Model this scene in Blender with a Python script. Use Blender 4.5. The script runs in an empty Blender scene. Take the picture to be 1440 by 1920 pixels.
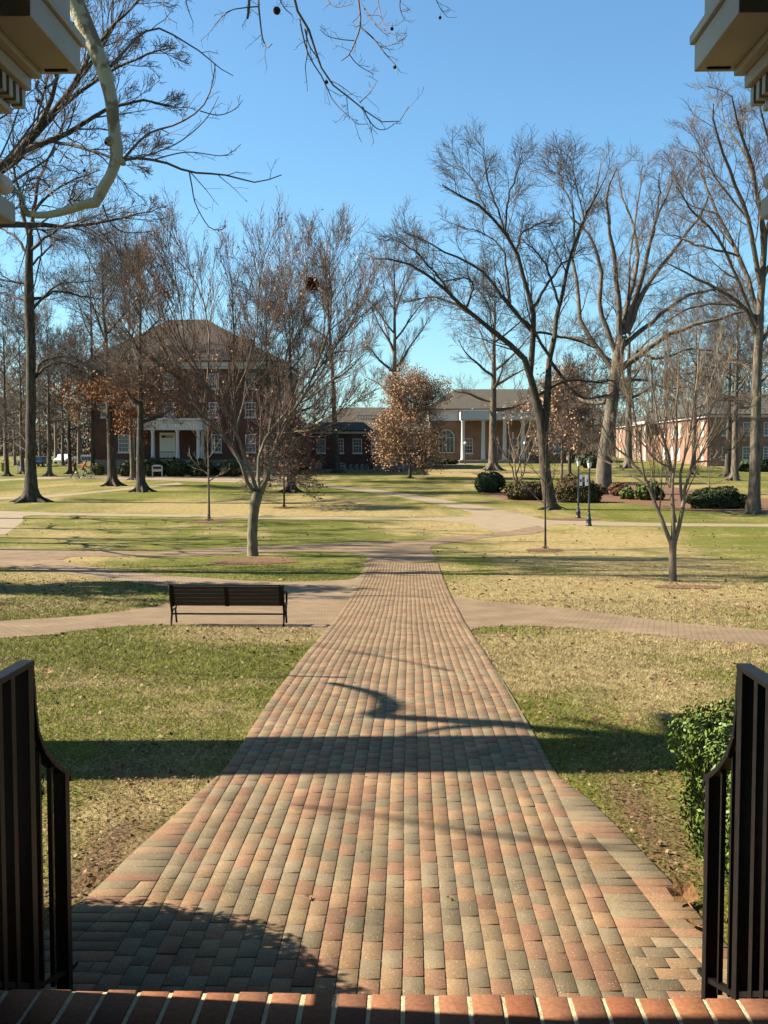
import bpy, bmesh, math, random
import numpy as np
from mathutils import Vector, Matrix

random.seed(7)
scene = bpy.context.scene
COL = scene.collection
R = math.radians

# ---------------------------------------------------------------- camera
CAMZ = 2.36
YAW, PITCH = R(1.358), R(3.30)
FPX = 1941.0
cam_d = bpy.data.cameras.new('camera')
cam = bpy.data.objects.new('camera', cam_d); COL.objects.link(cam)
cam.location = (0, 0, CAMZ)
cam.rotation_euler = (math.pi/2 - PITCH, 0, YAW)
cam_d.sensor_fit = 'VERTICAL'; cam_d.sensor_height = 36; cam_d.sensor_width = 27
cam_d.lens = 36 * FPX / 1920
cam_d.clip_start = 0.05; cam_d.clip_end = 4000
scene.camera = cam

# ---------------------------------------------------------------- world, sun, exposure
SUN_EL, SUN_PHI = R(38), R(4)
SUN = Vector((-math.cos(SUN_PHI)*math.cos(SUN_EL), math.sin(SUN_PHI)*math.cos(SUN_EL), math.sin(SUN_EL)))
world = bpy.data.worlds.new('World'); scene.world = world; world.use_nodes = True
wn = world.node_tree.nodes; wl = world.node_tree.links
sky = wn.new('ShaderNodeTexSky'); sky.sky_type = 'NISHITA'; sky.sun_disc = False
sky.sun_elevation = SUN_EL; sky.sun_rotation = math.atan2(SUN.x, SUN.y)
sky.air_density = 1.0; sky.dust_density = 0.9; sky.ozone_density = 1.0; sky.altitude = 100
bg = wn['Background']; bg.inputs['Strength'].default_value = 0.052
tint = wn.new('ShaderNodeVectorMath'); tint.operation = 'MULTIPLY'; tint.inputs[1].default_value = (.66, .97, 1.09)
wl.new(sky.outputs[0], tint.inputs[0]); wl.new(tint.outputs[0], bg.inputs['Color'])
sd = bpy.data.lights.new('sun', 'SUN'); sd.energy = 5.0; sd.angle = R(0.53); sd.color = (1.0, 0.90, 0.73)
so = bpy.data.objects.new('sun', sd); COL.objects.link(so)
so.rotation_euler = SUN.to_track_quat('Z', 'Y').to_euler(); so.location = (-60, 10, 60)
scene.view_settings.view_transform = 'Standard'; scene.view_settings.look = 'None'
scene.view_settings.exposure = 1.92; scene.view_settings.gamma = 1
scene.render.engine = 'CYCLES'

# ---------------------------------------------------------------- ground profile
_KP = [(-12, 0), (7.0, 0), (10, -.09), (14, -.36), (18, -.71), (24, -1.08), (30, -1.36), (35, -1.49), (45, -1.50),
       (55, -1.42), (68, -1.08), (80, -.74), (92, -.46), (106, -.2), (120, .12), (137, .52), (150, .85), (200, 1.45),
       (300, 1.8), (1500, 2.0)]
ROWS = [-12, -4] + list(range(0, 60)) + list(range(60, 204, 4)) + [220, 260, 300, 400, 600, 1000, 1500]
_ky = np.array([k[0] for k in _KP], float); _kz = np.array([k[1] for k in _KP], float)
_fy = np.arange(-12, 300, .5)
_fz = np.interp(_fy, _ky, _kz)
_w = np.hanning(17); _w /= _w.sum()
_fz2 = np.convolve(np.pad(_fz, 8, mode='edge'), _w, 'valid')
_ry = np.array(ROWS, float)
_rz = np.where(_ry < 290, np.interp(_ry, _fy, _fz2), np.interp(_ry, _ky, _kz))
def gz(y): return np.interp(y, _ry, _rz)

_q = cam.rotation_euler.to_matrix()
def ray(px, py):
    v = _q @ Vector(((px-720)/FPX, (960-py)/FPX, -1.0))
    return v
def P(px, py, d):
    """point on the sight line of photo pixel (px,py) at world distance y=d"""
    v = ray(px, py); t = d / v.y
    return Vector((v.x*t, d, CAMZ + v.z*t))
def G(px, py):
    """point of the ground seen at photo pixel"""
    v = ray(px, py)
    lo = None; prev = 1.5
    for i in range(3000):
        y = 1.5 * (1.003**i)
        z = CAMZ + v.z*y/v.y
        if z < gz(y):
            a, b = prev, y
            for _ in range(30):
                m = (a+b)/2
                if CAMZ + v.z*m/v.y < gz(m): b = m
                else: a = m
            return Vector((v.x*b/v.y, b, float(gz(b))))
        prev = y
        if y > 1400: break
    return Vector((v.x*400/v.y, 400, float(gz(400))))

# ---------------------------------------------------------------- materials
def newmat(name):
    m = bpy.data.materials.new(name); m.use_nodes = True
    return m, m.node_tree.nodes, m.node_tree.links, m.node_tree.nodes['Principled BSDF']
def mat(name, c1, c2=None, scale=5, rough=.8, bump=0, bscale=None, metal=0, spec=.3, detail=6, stretch=None, coord='Object'):
    m, n, l, b = newmat(name)
    b.inputs['Roughness'].default_value = rough; b.inputs['Metallic'].default_value = metal
    b.inputs['Specular IOR Level'].default_value = spec
    b.inputs['Base Color'].default_value = (*c1, 1)
    tc = n.new('ShaderNodeTexCoord'); vec = tc.outputs[coord]
    if stretch:
        mp = n.new('ShaderNodeMapping'); mp.inputs['Scale'].default_value = stretch
        l.new(vec, mp.inputs[0]); vec = mp.outputs[0]
    if c2 is not None:
        no = n.new('ShaderNodeTexNoise'); no.inputs['Scale'].default_value = scale; no.inputs['Detail'].default_value = detail
        l.new(vec, no.inputs['Vector'])
        cr = n.new('ShaderNodeValToRGB'); cr.color_ramp.elements[0].position = .35; cr.color_ramp.elements[1].position = .65
        cr.color_ramp.elements[0].color = (*c1, 1); cr.color_ramp.elements[1].color = (*c2, 1)
        l.new(no.outputs[0], cr.inputs[0]); l.new(cr.outputs[0], b.inputs['Base Color'])
    if bump:
        n2 = n.new('ShaderNodeTexNoise'); n2.inputs['Scale'].default_value = bscale or scale*3; n2.inputs['Detail'].default_value = 5
        l.new(vec, n2.inputs['Vector'])
        bp = n.new('ShaderNodeBump'); bp.inputs['Strength'].default_value = bump; bp.inputs['Distance'].default_value = .03
        l.new(n2.outputs[0], bp.inputs['Height']); l.new(bp.outputs[0], b.inputs['Normal'])
    return m
def attrmat(name, rough=.85, var=.25, scale=60, bump=.2, spec=.2, trans=0):
    m, n, l, b = newmat(name)
    b.inputs['Roughness'].default_value = rough; b.inputs['Specular IOR Level'].default_value = spec
    a = n.new('ShaderNodeAttribute'); a.attribute_name = 'tint'
    tc = n.new('ShaderNodeTexCoord')
    no = n.new('ShaderNodeTexNoise'); no.inputs['Scale'].default_value = scale; no.inputs['Detail'].default_value = 6
    l.new(tc.outputs['Object'], no.inputs['Vector'])
    mr = n.new('ShaderNodeMapRange'); mr.inputs[1].default_value = .3; mr.inputs[2].default_value = .7
    mr.inputs[3].default_value = 1-var; mr.inputs[4].default_value = 1+var
    l.new(no.outputs[0], mr.inputs[0])
    vm = n.new('ShaderNodeVectorMath'); vm.operation = 'SCALE'
    l.new(a.outputs['Color'], vm.inputs[0]); l.new(mr.outputs[0], vm.inputs['Scale'])
    l.new(vm.outputs[0], b.inputs['Base Color'])
    if bump:
        bp = n.new('ShaderNodeBump'); bp.inputs['Strength'].default_value = bump; bp.inputs['Distance'].default_value = .004
        l.new(no.outputs[0], bp.inputs['Height']); l.new(bp.outputs[0], b.inputs['Normal'])
    return m
def weather(m):
    """stains of a few decimetres and pale grit specks on the bricks"""
    n, l = m.node_tree.nodes, m.node_tree.links; b = n['Principled BSDF']; src = b.inputs['Base Color'].links[0].from_socket
    tc = n.new('ShaderNodeTexCoord')
    a = n.new('ShaderNodeTexNoise'); a.inputs['Scale'].default_value = 1.7; a.inputs['Detail'].default_value = 9; a.inputs['Roughness'].default_value = .65; l.new(tc.outputs['Object'], a.inputs['Vector'])
    r1 = n.new('ShaderNodeMapRange'); r1.inputs[1].default_value = .32; r1.inputs[2].default_value = .68; r1.inputs[3].default_value = .68; r1.inputs[4].default_value = 1.22; l.new(a.outputs[0], r1.inputs[0])
    v = n.new('ShaderNodeVectorMath'); v.operation = 'SCALE'; l.new(src, v.inputs[0]); l.new(r1.outputs[0], v.inputs['Scale'])
    w = n.new('ShaderNodeTexVoronoi'); w.inputs['Scale'].default_value = 62; l.new(tc.outputs['Object'], w.inputs['Vector'])
    g = n.new('ShaderNodeMath'); g.operation = 'LESS_THAN'; g.inputs[1].default_value = .16; l.new(w.outputs['Distance'], g.inputs[0])
    sp = n.new('ShaderNodeSeparateColor'); l.new(w.outputs['Color'], sp.inputs[0])
    g2 = n.new('ShaderNodeMath'); g2.operation = 'GREATER_THAN'; g2.inputs[1].default_value = .72; l.new(sp.outputs[0], g2.inputs[0])
    g3 = n.new('ShaderNodeMath'); g3.operation = 'MULTIPLY'; l.new(g.outputs[0], g3.inputs[0]); l.new(g2.outputs[0], g3.inputs[1])
    mx = n.new('ShaderNodeMix'); mx.data_type = 'RGBA'; mx.inputs[7].default_value = (.30, .25, .18, 1); l.new(g3.outputs[0], mx.inputs[0]); l.new(v.outputs[0], mx.inputs[6])
    l.new(mx.outputs[2], b.inputs['Base Color']); return m
def brickmat(name, c1, c2, mortar, bw, bh, wall=True, rot=0, msize=.012, rough=.85, cvar=3.0):
    m, n, l, b = newmat(name)
    b.inputs['Roughness'].default_value = rough; b.inputs['Specular IOR Level'].default_value = .15
    tc = n.new('ShaderNodeTexCoord')
    if wall:
        sx = n.new('ShaderNodeSeparateXYZ'); l.new(tc.outputs['Object'], sx.inputs[0])
        ad = n.new('ShaderNodeMath'); ad.operation = 'ADD'; l.new(sx.outputs[0], ad.inputs[0]); l.new(sx.outputs[1], ad.inputs[1])
        cx = n.new('ShaderNodeCombineXYZ'); l.new(ad.outputs[0], cx.inputs[0]); l.new(sx.outputs[2], cx.inputs[1])
        vec = cx.outputs[0]
    else:
        mp = n.new('ShaderNodeMapping'); mp.inputs['Rotation'].default_value = (0, 0, rot)
        l.new(tc.outputs['Object'], mp.inputs[0]); vec = mp.outputs[0]
    br = n.new('ShaderNodeTexBrick')
    br.inputs['Color1'].default_value = (*c1, 1); br.inputs['Color2'].default_value = (*c2, 1)
    br.inputs['Mortar'].default_value = (*mortar, 1); br.inputs['Scale'].default_value = 1
    br.inputs['Brick Width'].default_value = bw; br.inputs['Row Height'].default_value = bh
    br.inputs['Mortar Size'].default_value = msize; br.inputs['Mortar Smooth'].default_value = .3
    l.new(vec, br.inputs['Vector'])
    no = n.new('ShaderNodeTexNoise'); no.inputs['Scale'].default_value = cvar; no.inputs['Detail'].default_value = 5
    l.new(tc.outputs['Object'], no.inputs['Vector'])
    mr = n.new('ShaderNodeMapRange'); mr.inputs[1].default_value = .3; mr.inputs[2].default_value = .7
    mr.inputs[3].default_value = .8; mr.inputs[4].default_value = 1.18; l.new(no.outputs[0], mr.inputs[0])
    vm = n.new('ShaderNodeVectorMath'); vm.operation = 'SCALE'
    l.new(br.outputs['Color'], vm.inputs[0]); l.new(mr.outputs[0], vm.inputs['Scale']); l.new(vm.outputs[0], b.inputs['Base Color'])
    bp = n.new('ShaderNodeBump'); bp.inputs['Strength'].default_value = .5; bp.inputs['Distance'].default_value = .004; bp.invert = True
    l.new(br.outputs['Fac'], bp.inputs['Height']); l.new(bp.outputs[0], b.inputs['Normal'])
    return m

M = {}
KEEP = ('white_paint', 'cream_paint', 'glass', 'door_paint', 'lamp_glass', 'banner_cloth', 'car_white', 'pane_pale', 'steel', 'iron', 'iron_far')
M['bark'] = mat('bark', (.17, .13, .095), (.42, .34, .25), 9, .95, .9, 22, stretch=(1, 1, .22))
M['bark_dark'] = mat('bark_dark', (.07, .055, .04), (.22, .175, .12), 8, .95, .9, 20, stretch=(1, 1, .22))
M['bark_smooth'] = mat('bark_smooth', (.48, .41, .25), (.26, .21, .135), 6, .85, .3, 20, stretch=(1, 1, .4))
M['bark_tan'] = mat('bark_tan', (.52, .39, .27), (.34, .25, .17), 8, .85, .3, 20, stretch=(1, 1, .4))
M['bark_pale'] = mat('bark_pale', (.95, .84, .54), (.46, .36, .20), 5.5, .9, .7, 16)
for _nd in M['bark_pale'].node_tree.nodes:
    if _nd.type == 'VALTORGB': _nd.color_ramp.elements[0].position = .50; _nd.color_ramp.elements[1].position = .56
M['twig'] = mat('twig', (.24, .17, .13), (.42, .31, .24), 3, .9)
M['twig_vase'] = mat('twig_vase', (.24, .145, .11), (.40, .27, .21), 3, .9)
M['twig_dark'] = mat('twig_dark', (.12, .095, .08), (.24, .185, .15), 3, .9)
M['twig_red'] = mat('twig_red', (.26, .18, .13), (.40, .30, .22), 3, .9)
M['twig_tan'] = mat('twig_tan', (.50, .37, .25), (.66, .50, .36), 3, .9)
M['leaf_brown'] = mat('leaf_brown', (.92, .50, .26), (1.25, .78, .45), 4, .8, spec=.2)
M['leaf_rust'] = mat('leaf_rust', (.50, .17, .05), (.80, .33, .08), 3, .8, spec=.2)
M['leaf_dark'] = mat('leaf_dark', (.26, .09, .05), (.42, .17, .09), 3, .8, spec=.2)
M['evergreen'] = mat('evergreen', (.06, .09, .022), (.13, .17, .045), 2.5, .7, spec=.3)
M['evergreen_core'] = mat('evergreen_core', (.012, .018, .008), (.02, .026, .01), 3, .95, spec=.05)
M['shrub_red'] = mat('shrub_red', (.28, .125, .06), (.46, .23, .11), 3, .9)
M['shrub_olive'] = mat('shrub_olive', (.15, .12, .04), (.26, .18, .07), 3, .9)
M['laurel'] = mat('laurel', (.13, .19, .04), (.28, .34, .09), 4, .7, spec=.15)
M['shrub_yellow'] = mat('shrub_yellow', (.25, .24, .06), (.36, .30, .10), 4, .6)
M['holly'] = mat('holly', (.05, .09, .018), (.10, .16, .03), 14, .33, spec=.7)
M['hedge_leaf'] = mat('hedge_leaf', (.12, .22, .03), (.30, .42, .07), 9, .5, spec=.22)
M['iron'] = mat('iron', (.003, .003, .0035), (.006, .0055, .0055), 30, .45, .08, 90, spec=.12)
M['iron_far'] = mat('iron_far', (.015, .016, .018), None, rough=.45, spec=.5)
M['bench_wood'] = mat('bench_wood', (.07, .04, .022), (.12, .068, .036), 6, .7, .2, 30, stretch=(.5, 6, 6))
M['white'] = mat('white_paint', (.74, .72, .68), (.80, .78, .74), 3, .55, .05, 20)
M['cream'] = mat('cream_paint', (.70, .63, .50), (.76, .69, .56), 5, .55, .06, 30)
M['shade_slot'] = mat('soffit_slot_shade', (.02, .017, .014), None, rough=.9)
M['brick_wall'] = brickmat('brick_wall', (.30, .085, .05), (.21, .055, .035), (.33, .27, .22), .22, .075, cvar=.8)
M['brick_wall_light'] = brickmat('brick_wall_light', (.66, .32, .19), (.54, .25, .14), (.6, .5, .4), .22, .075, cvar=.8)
M['shingle'] = mat('roof_shingle', (.11, .095, .07), (.17, .145, .11), 4, .95, .2, 20)
M['shingle_dark'] = mat('roof_shingle_dark', (.075, .05, .038), (.12, .085, .062), 4, .95, .2, 20)
M['shingle_blue'] = mat('roof_shingle_blue', (.09, .12, .16), (.14, .17, .21), 4, .9)
M['glass'] = mat('glass', (.02, .025, .03), None, rough=.08, spec=.8)
M['blind'] = mat('blind', (.34, .33, .29), None, rough=.4)
M['pane_pale'] = mat('pane_pale', (.55, .56, .52), None, rough=.3, spec=.5)
M['door_paint'] = mat('door_paint', (.62, .56, .44), None, rough=.5)
M['blue_siding'] = mat('blue_siding', (.06, .12, .24), (.08, .15, .28), 4, .7)
M['grey_siding'] = mat('grey_siding', (.35, .36, .36), (.42, .42, .41), 4, .7)
M['mulch'] = mat('mulch', (.24, .105, .05), (.46, .23, .115), 30, .95, .9, 60)
M['paver'] = brickmat('paver', (.55, .39, .235), (.44, .30, .18), (.24, .16, .095), .2, .1, False, R(14), .009, cvar=1.2)
M['paver_b'] = brickmat('paver_b', (.55, .39, .24), (.46, .32, .20), (.31, .21, .13), .2, .1, False, R(76), .006, cvar=1.2)
M['paver_far'] = mat('paver_far', (.60, .46, .29), (.52, .39, .24), 1.5, .9)
M['step_brick'] = brickmat('step_brick', (.46, .19, .10), (.37, .15, .08), (.62, .52, .30), .104, .21, False, 0, .006, cvar=4)
M['red_cloth'] = mat('red_cloth', (1.6, .07, .05), None, rough=.8)
M['brown_cloth'] = mat('brown_cloth', (.22, .075, .04), None, rough=.85)
M['black_cloth'] = mat('black_cloth', (.016, .016, .02), None, rough=.85)
M['khaki_cloth'] = mat('khaki_cloth', (.42, .35, .26), None, rough=.85)
M['skin'] = mat('skin', (.48, .29, .20), None, rough=.6)
M['hair'] = mat('hair', (.03, .02, .014), None, rough=.7)
M['tyre'] = mat('tyre', (.05, .05, .05), None, rough=.7)
M['steel'] = mat('steel', (.55, .55, .55), None, rough=.3, metal=.9)
M['banner'] = mat('banner_cloth', (.80, .80, .84), None, rough=.8)
M['banner_mark'] = mat('banner_mark', (.20, .14, .42), None, rough=.8)
M['lamp_glass'] = mat('lamp_glass', (.72, .70, .60), None, rough=.25, spec=.6)
M['maroon'] = mat('maroon', (.22, .025, .04), None, rough=.6)
M['yellow'] = mat('yellow', (.55, .45, .05), None, rough=.6)
M['car_white'] = mat('car_white', (.75, .76, .78), None, rough=.25, spec=.6)
M['car_dark'] = mat('car_dark', (.02, .022, .03), None, rough=.25, spec=.6)
M['seed'] = mat('seed_ball', (.07, .035, .02), (.12, .06, .03), 80, .95, .6, 200)
M['stone'] = mat('stone', (.42, .39, .33), (.50, .47, .40), 3, .9)
M['leaf_dry'] = mat('leaf_dry', (.50, .24, .09), (.66, .36, .15), 25, .75, .25, 60)

# the colours above were picked by eye from the sunlit picture: bring them down to real-world albedo
ALB = .315
def albedo(m, k=ALB):
    for nd in m.node_tree.nodes:
        if nd.type == 'VALTORGB':
            for e in nd.color_ramp.elements: e.color = (*[c*k for c in e.color[:3]], 1)
        elif nd.type == 'TEX_BRICK':
            for q in ('Color1', 'Color2', 'Mortar'): nd.inputs[q].default_value = (*[c*k for c in nd.inputs[q].default_value[:3]], 1)
        elif nd.type == 'BSDF_PRINCIPLED': nd.inputs['Base Color'].default_value = (*[c*k for c in nd.inputs['Base Color'].default_value[:3]], 1)
for _m in M.values():
    if _m.name not in KEEP: albedo(_m)
for _n in ('white', 'cream'): albedo(M[_n], .55)

# ---------------------------------------------------------------- object helpers
ORG = {}
def tag(o, label=None, cat=None, group=None, kind=None):
    if label: o['label'] = label
    if cat: o['category'] = cat
    if group: o['group'] = group
    if kind: o['kind'] = kind
    return o
def empty(name, loc, label, cat, group=None, rz=0):
    o = bpy.data.objects.new(name, None); COL.objects.link(o)
    o.location = loc; o.rotation_euler = (0, 0, rz); o.empty_display_size = .2
    ORG[o.name] = Vector(loc)
    return tag(o, label, cat, group)
def link(name, me, m, parent=None):
    o = bpy.data.objects.new(name, me); COL.objects.link(o)
    if m: me.materials.append(m)
    if parent:
        o.parent = parent; org = ORG.get(parent.name, Vector((0, 0, 0)))
        me.transform(Matrix.Translation(-org)); ORG[o.name] = org
    return o
def npmesh(name, V, F, smooth=False, tint=None):
    me = bpy.data.meshes.new(name)
    V = np.ascontiguousarray(V, np.float32); F = np.ascontiguousarray(F, np.int32)
    n = F.shape[1]
    me.vertices.add(len(V)); me.vertices.foreach_set('co', V.ravel())
    me.loops.add(F.size); me.loops.foreach_set('vertex_index', F.ravel())
    me.polygons.add(len(F)); me.polygons.foreach_set('loop_start', np.arange(0, F.size, n, dtype=np.int32))
    me.update(calc_edges=True)
    if smooth: me.polygons.foreach_set('use_smooth', np.ones(len(F), bool))
    if tint is not None:
        a = me.attributes.new('tint', 'FLOAT_COLOR', 'FACE')
        a.data.foreach_set('color', np.ascontiguousarray(np.c_[np.asarray(tint)*ALB, np.ones(len(tint))], np.float32).ravel())
    return me
class MB:
    def __init__(s, mx=None): s.v = []; s.f = []; s.mx = mx
    def add(s, vs, fs):
        o = len(s.v)
        for p in vs:
            p = Vector(p); s.v.append(s.mx @ p if s.mx else p)
        s.f += [tuple(o+i for i in f) for f in fs]
    def box(s, x0, x1, y0, y1, z0, z1):
        s.add([(x0, y0, z0), (x1, y0, z0), (x1, y1, z0), (x0, y1, z0), (x0, y0, z1), (x1, y0, z1), (x1, y1, z1), (x0, y1, z1)],
              [(0, 3, 2, 1), (4, 5, 6, 7), (0, 1, 5, 4), (1, 2, 6, 5), (2, 3, 7, 6), (3, 0, 4, 7)])
    def beam(s, a, b, w, h=None, up=Vector((0, 0, 1))):
        a = Vector(a); b = Vector(b); h = h or w; t = (b-a).normalized()
        u = t.cross(up)
        if u.length < 1e-3: u = t.cross(Vector((1, 0, 0)))
        u.normalize(); v = u.cross(t)
        q = []
        for p in (a, b):
            for su, sv in ((-1, -1), (1, -1), (1, 1), (-1, 1)): q.append(p + u*su*w/2 + v*sv*h/2)
        s.add(q, [(3, 2, 1, 0), (4, 5, 6, 7), (0, 1, 5, 4), (1, 2, 6, 5), (2, 3, 7, 6), (3, 0, 4, 7)])
    def tube(s, pts, rad, n=8, caps=True):
        pts = [Vector(p) for p in pts]
        if not hasattr(rad, '__len__'): rad = [rad]*len(pts)
        vs = []; N = len(pts); ref = None
        for i, p in enumerate(pts):
            t = (pts[min(i+1, N-1)]-pts[max(i-1, 0)]).normalized()
            if ref is None:
                ref = Vector((1, 0, 0)) if abs(t.x) < .8 else Vector((0, 1, 0))
            u = (ref - t*ref.dot(t)).normalized(); ref = u; w = t.cross(u)
            for k in range(n):
                a = 2*math.pi*k/n; vs.append(p + (u*math.cos(a)+w*math.sin(a))*rad[i])
        fs = [(i*n+k, i*n+(k+1) % n, (i+1)*n+(k+1) % n, (i+1)*n+k) for i in range(N-1) for k in range(n)]
        if caps: fs += [tuple(range(n-1, -1, -1)), tuple((N-1)*n+k for k in range(n))]
        s.add(vs, fs)
    def lathe(s, c, prof, n=16):
        s.tube([Vector(c)+Vector((0, 0, z)) for r, z in prof], [max(r, .0005) for r, z in prof], n)
    def ball(s, c, r, n=10, m=6):
        c = Vector(c)
        if not hasattr(r, '__len__'): r = (r, r, r)
        vs = [c+Vector((0, 0, -r[2]))]
        for i in range(1, m):
            a = -math.pi/2+math.pi*i/m
            for k in range(n):
                b = 2*math.pi*k/n; vs.append(c+Vector((math.cos(a)*math.cos(b)*r[0], math.cos(a)*math.sin(b)*r[1], math.sin(a)*r[2])))
        vs.append(c+Vector((0, 0, r[2])))
        fs = [(0, 1+(k+1) % n, 1+k) for k in range(n)]
        for i in range(m-2):
            fs += [(1+i*n+k, 1+i*n+(k+1) % n, 1+(i+1)*n+(k+1) % n, 1+(i+1)*n+k) for k in range(n)]
        o = 1+(m-2)*n
        fs += [(o+k, o+(k+1) % n, len(vs)-1) for k in range(n)]
        s.add(vs, fs)
    def prism(s, poly, y0, y1):     # poly of (x,z)
        n = len(poly)
        s.add([(x, y0, z) for x, z in poly]+[(x, y1, z) for x, z in poly],
              [tuple(range(n)), tuple(range(2*n-1, n-1, -1))]+[(i, i+n, (i+1) % n+n, (i+1) % n) for i in range(n)])
    def build(s, name, m, parent=None, smooth=False, bevel=0):
        me = bpy.data.meshes.new(name); me.from_pydata([tuple(v) for v in s.v], [], s.f)
        bm = bmesh.new(); bm.from_mesh(me); bmesh.ops.recalc_face_normals(bm, faces=bm.faces); bm.to_mesh(me); bm.free()
        if smooth:
            for p in me.polygons: p.use_smooth = True
        o = link(name, me, m, parent)
        if bevel:
            b = o.modifiers.new('bevel', 'BEVEL'); b.width = bevel; b.segments = 2; b.limit_method = 'ANGLE'
        return o
def copy_tree(o, parent=None):
    c = o.copy(); COL.objects.link(c)
    if parent: c.parent = parent
    for ch in list(o.children): copy_tree(ch, c)
    return c

# ---------------------------------------------------------------- ground
def inpoly(x, y, poly):
    x = np.asarray(x); y = np.asarray(y); c = np.zeros(x.shape, bool); n = len(poly)
    for i in range(n):
        x0, y0 = poly[i]; x1, y1 = poly[(i+1) % n]
        if y0 == y1: continue
        t = ((y0 > y) != (y1 > y)) & (x < (x1-x0)*(y-y0)/(y1-y0)+x0)
        c ^= t
    return c
def gp(px):
    o = []
    for a, b in px:
        g = G(a, b); o.append((g.x, g.y))
    return o
# straw patches: (px, py, rx px, ry px, amount)
STRAW = [(560, 952, 330, 14, 1.0), (1180, 1110, 340, 30, 1.0), (900, 885, 130, 8, .9), (1000, 1240, 170, 45, 1.0),
         (1180, 1290, 150, 50, .6), (470, 1190, 170, 22, .9), (1200, 1030, 300, 40, .45), (820, 990, 130, 12, .6), (100, 1085, 160, 14, .5),
         (1240, 1200, 230, 22, .7), (230, 1540, 110, 90, .6), (130, 1050, 60, 8, .7), (1000, 985, 60, 10, .6)]
GREEN = [(820, 945, 120, 12, .8), (300, 1230, 320, 40, .18), (1380, 1110, 120, 20, .7), (600, 1075, 120, 12, .7), (1380, 1020, 120, 15, .7)]
DIRT = [(190, 1630, 80, 110, 1.0), (1235, 1570, 75, 130, .9), (225, 1455, 90, 30, .5), (250, 1560, 60, 50, .4)]
def ell(lst):
    out = []
    for px, py, rx, ry, a in lst:
        c = G(px, py); e = G(px+rx, py); t = G(px, py-ry); b = G(px, py+ry)
        out.append((c.x, (t.y+b.y)/2, abs(e.x-c.x), abs(t.y-b.y)/2, a))
    return out
E_S, E_G, E_D = ell(STRAW), ell(GREEN), ell(DIRT)
rng0 = np.random.default_rng(5)
_ph = rng0.uniform(0, 6.28, (14, 2)); _fr = rng0.normal(0, 1, (14, 2)); _fr *= (np.array([.25, .35, .5, .7, .9, 1.2, 1.6, 2.1, 2.8, 3.6, 4.5, 5.5, 7, 9])/np.linalg.norm(_fr, axis=1))[:, None]
def wob(x, y):
    s = 0
    for i in range(14): s = s + np.sin(x*_fr[i, 0]+y*_fr[i, 1]+_ph[i, 0])/(1+.12*i)
    return s/4.2
def masks(x, y):
    w = wob(x, y)
    def acc(E):
        s = np.zeros_like(x)
        for cx, cy, rx, ry, a in E:
            q = np.sqrt(((x-cx)/rx)**2+((y-cy)/ry)**2)+w*.28
            s = np.maximum(s, a*np.clip(1.45-q*1.0, 0, 1))
        return s
    straw = np.clip(.5+1.7*(-.19+.55*w+acc(E_S)-.7*acc(E_G)), 0, 1)
    dirt = np.clip(acc(E_D)*1.1+.18*w, 0, 1)*(acc(E_D) > .02)
    return straw, dirt
xs = np.r_[-1400, -500, -200, -110, np.arange(-70, -12, 1.5), np.arange(-12, 12, .3), np.arange(12, 72, 1.5), 110, 200, 500, 1400]
ys = np.array(sorted(set(ROWS) | set(np.round(np.arange(4, 24, .333), 3))), float)
X, Y = np.meshgrid(xs, ys); Z = gz(Y)
V = np.c_[X.ravel(), Y.ravel(), Z.ravel()]
nx = len(xs); ii, jj = np.meshgrid(np.arange(nx-1), np.arange(len(ys)-1))
a0 = (jj*nx+ii).ravel(); F = np.c_[a0, a0+1, a0+nx+1, a0+nx]
me = npmesh('ground', V, F, True)
st, di = masks(X.ravel(), Y.ravel())
at = me.attributes.new('mix', 'FLOAT_COLOR', 'POINT')
at.data.foreach_set('color', np.c_[st, di, st*0, st*0+1].astype(np.float32).ravel())
m, n, l, b = newmat('lawn')
b.inputs['Roughness'].default_value = .95; b.inputs['Specular IOR Level'].default_value = .1
A = n.new('ShaderNodeAttribute'); A.attribute_name = 'mix'
S = n.new('ShaderNodeSeparateColor'); l.new(A.outputs['Color'], S.inputs[0])
tc = n.new('ShaderNodeTexCoord')
def nz(sc, det=6, stretch=None):
    v = tc.outputs['Object']
    if stretch:
        mp = n.new('ShaderNodeMapping'); mp.inputs['Scale'].default_value = stretch; l.new(v, mp.inputs[0]); v = mp.outputs[0]
    q = n.new('ShaderNodeTexNoise'); q.inputs['Scale'].default_value = sc; q.inputs['Detail'].default_value = det; l.new(v, q.inputs['Vector']); return q.outputs[0]
def mixc(f, c1, c2):
    q = n.new('ShaderNodeMix'); q.data_type = 'RGBA'
    for s_, c in ((6, c1), (7, c2)):
        if isinstance(c, tuple): q.inputs[s_].default_value = (*c, 1)
        else: l.new(c, q.inputs[s_])
    l.new(f, q.inputs[0]); return q.outputs[2]
def mth(op, a, c):
    q = n.new('ShaderNodeMath'); q.operation = op; q.use_clamp = (op == 'ADD' or op == 'MULTIPLY_ADD')
    for k, v in enumerate((a, c)):
        if isinstance(v, (int, float)): q.inputs[k].default_value = v
        else: l.new(v, q.inputs[k])
    return q.outputs[0]
def rng_(v, lo, hi, a=0., c=1.):
    q = n.new('ShaderNodeMapRange'); q.inputs[1].default_value = lo; q.inputs[2].default_value = hi; q.inputs[3].default_value = a; q.inputs[4].default_value = c
    l.new(v, q.inputs[0]); return q.outputs[0]
fine = nz(38, 8); mid = nz(4.5, 8); big = nz(.55, 5)
sf = mth('ADD', S.outputs[0], mth('ADD', mth('SUBTRACT', rng_(mid, .3, .7, 0, .6), .3), mth('SUBTRACT', rng_(big, .3, .7, 0, .5), .25)))
sf2 = mth('ADD', sf, mth('SUBTRACT', rng_(fine, .3, .7, 0, .9), .45))
green = mixc(rng_(fine, .35, .65), (.12, .155, .010), (.30, .33, .035))
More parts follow.
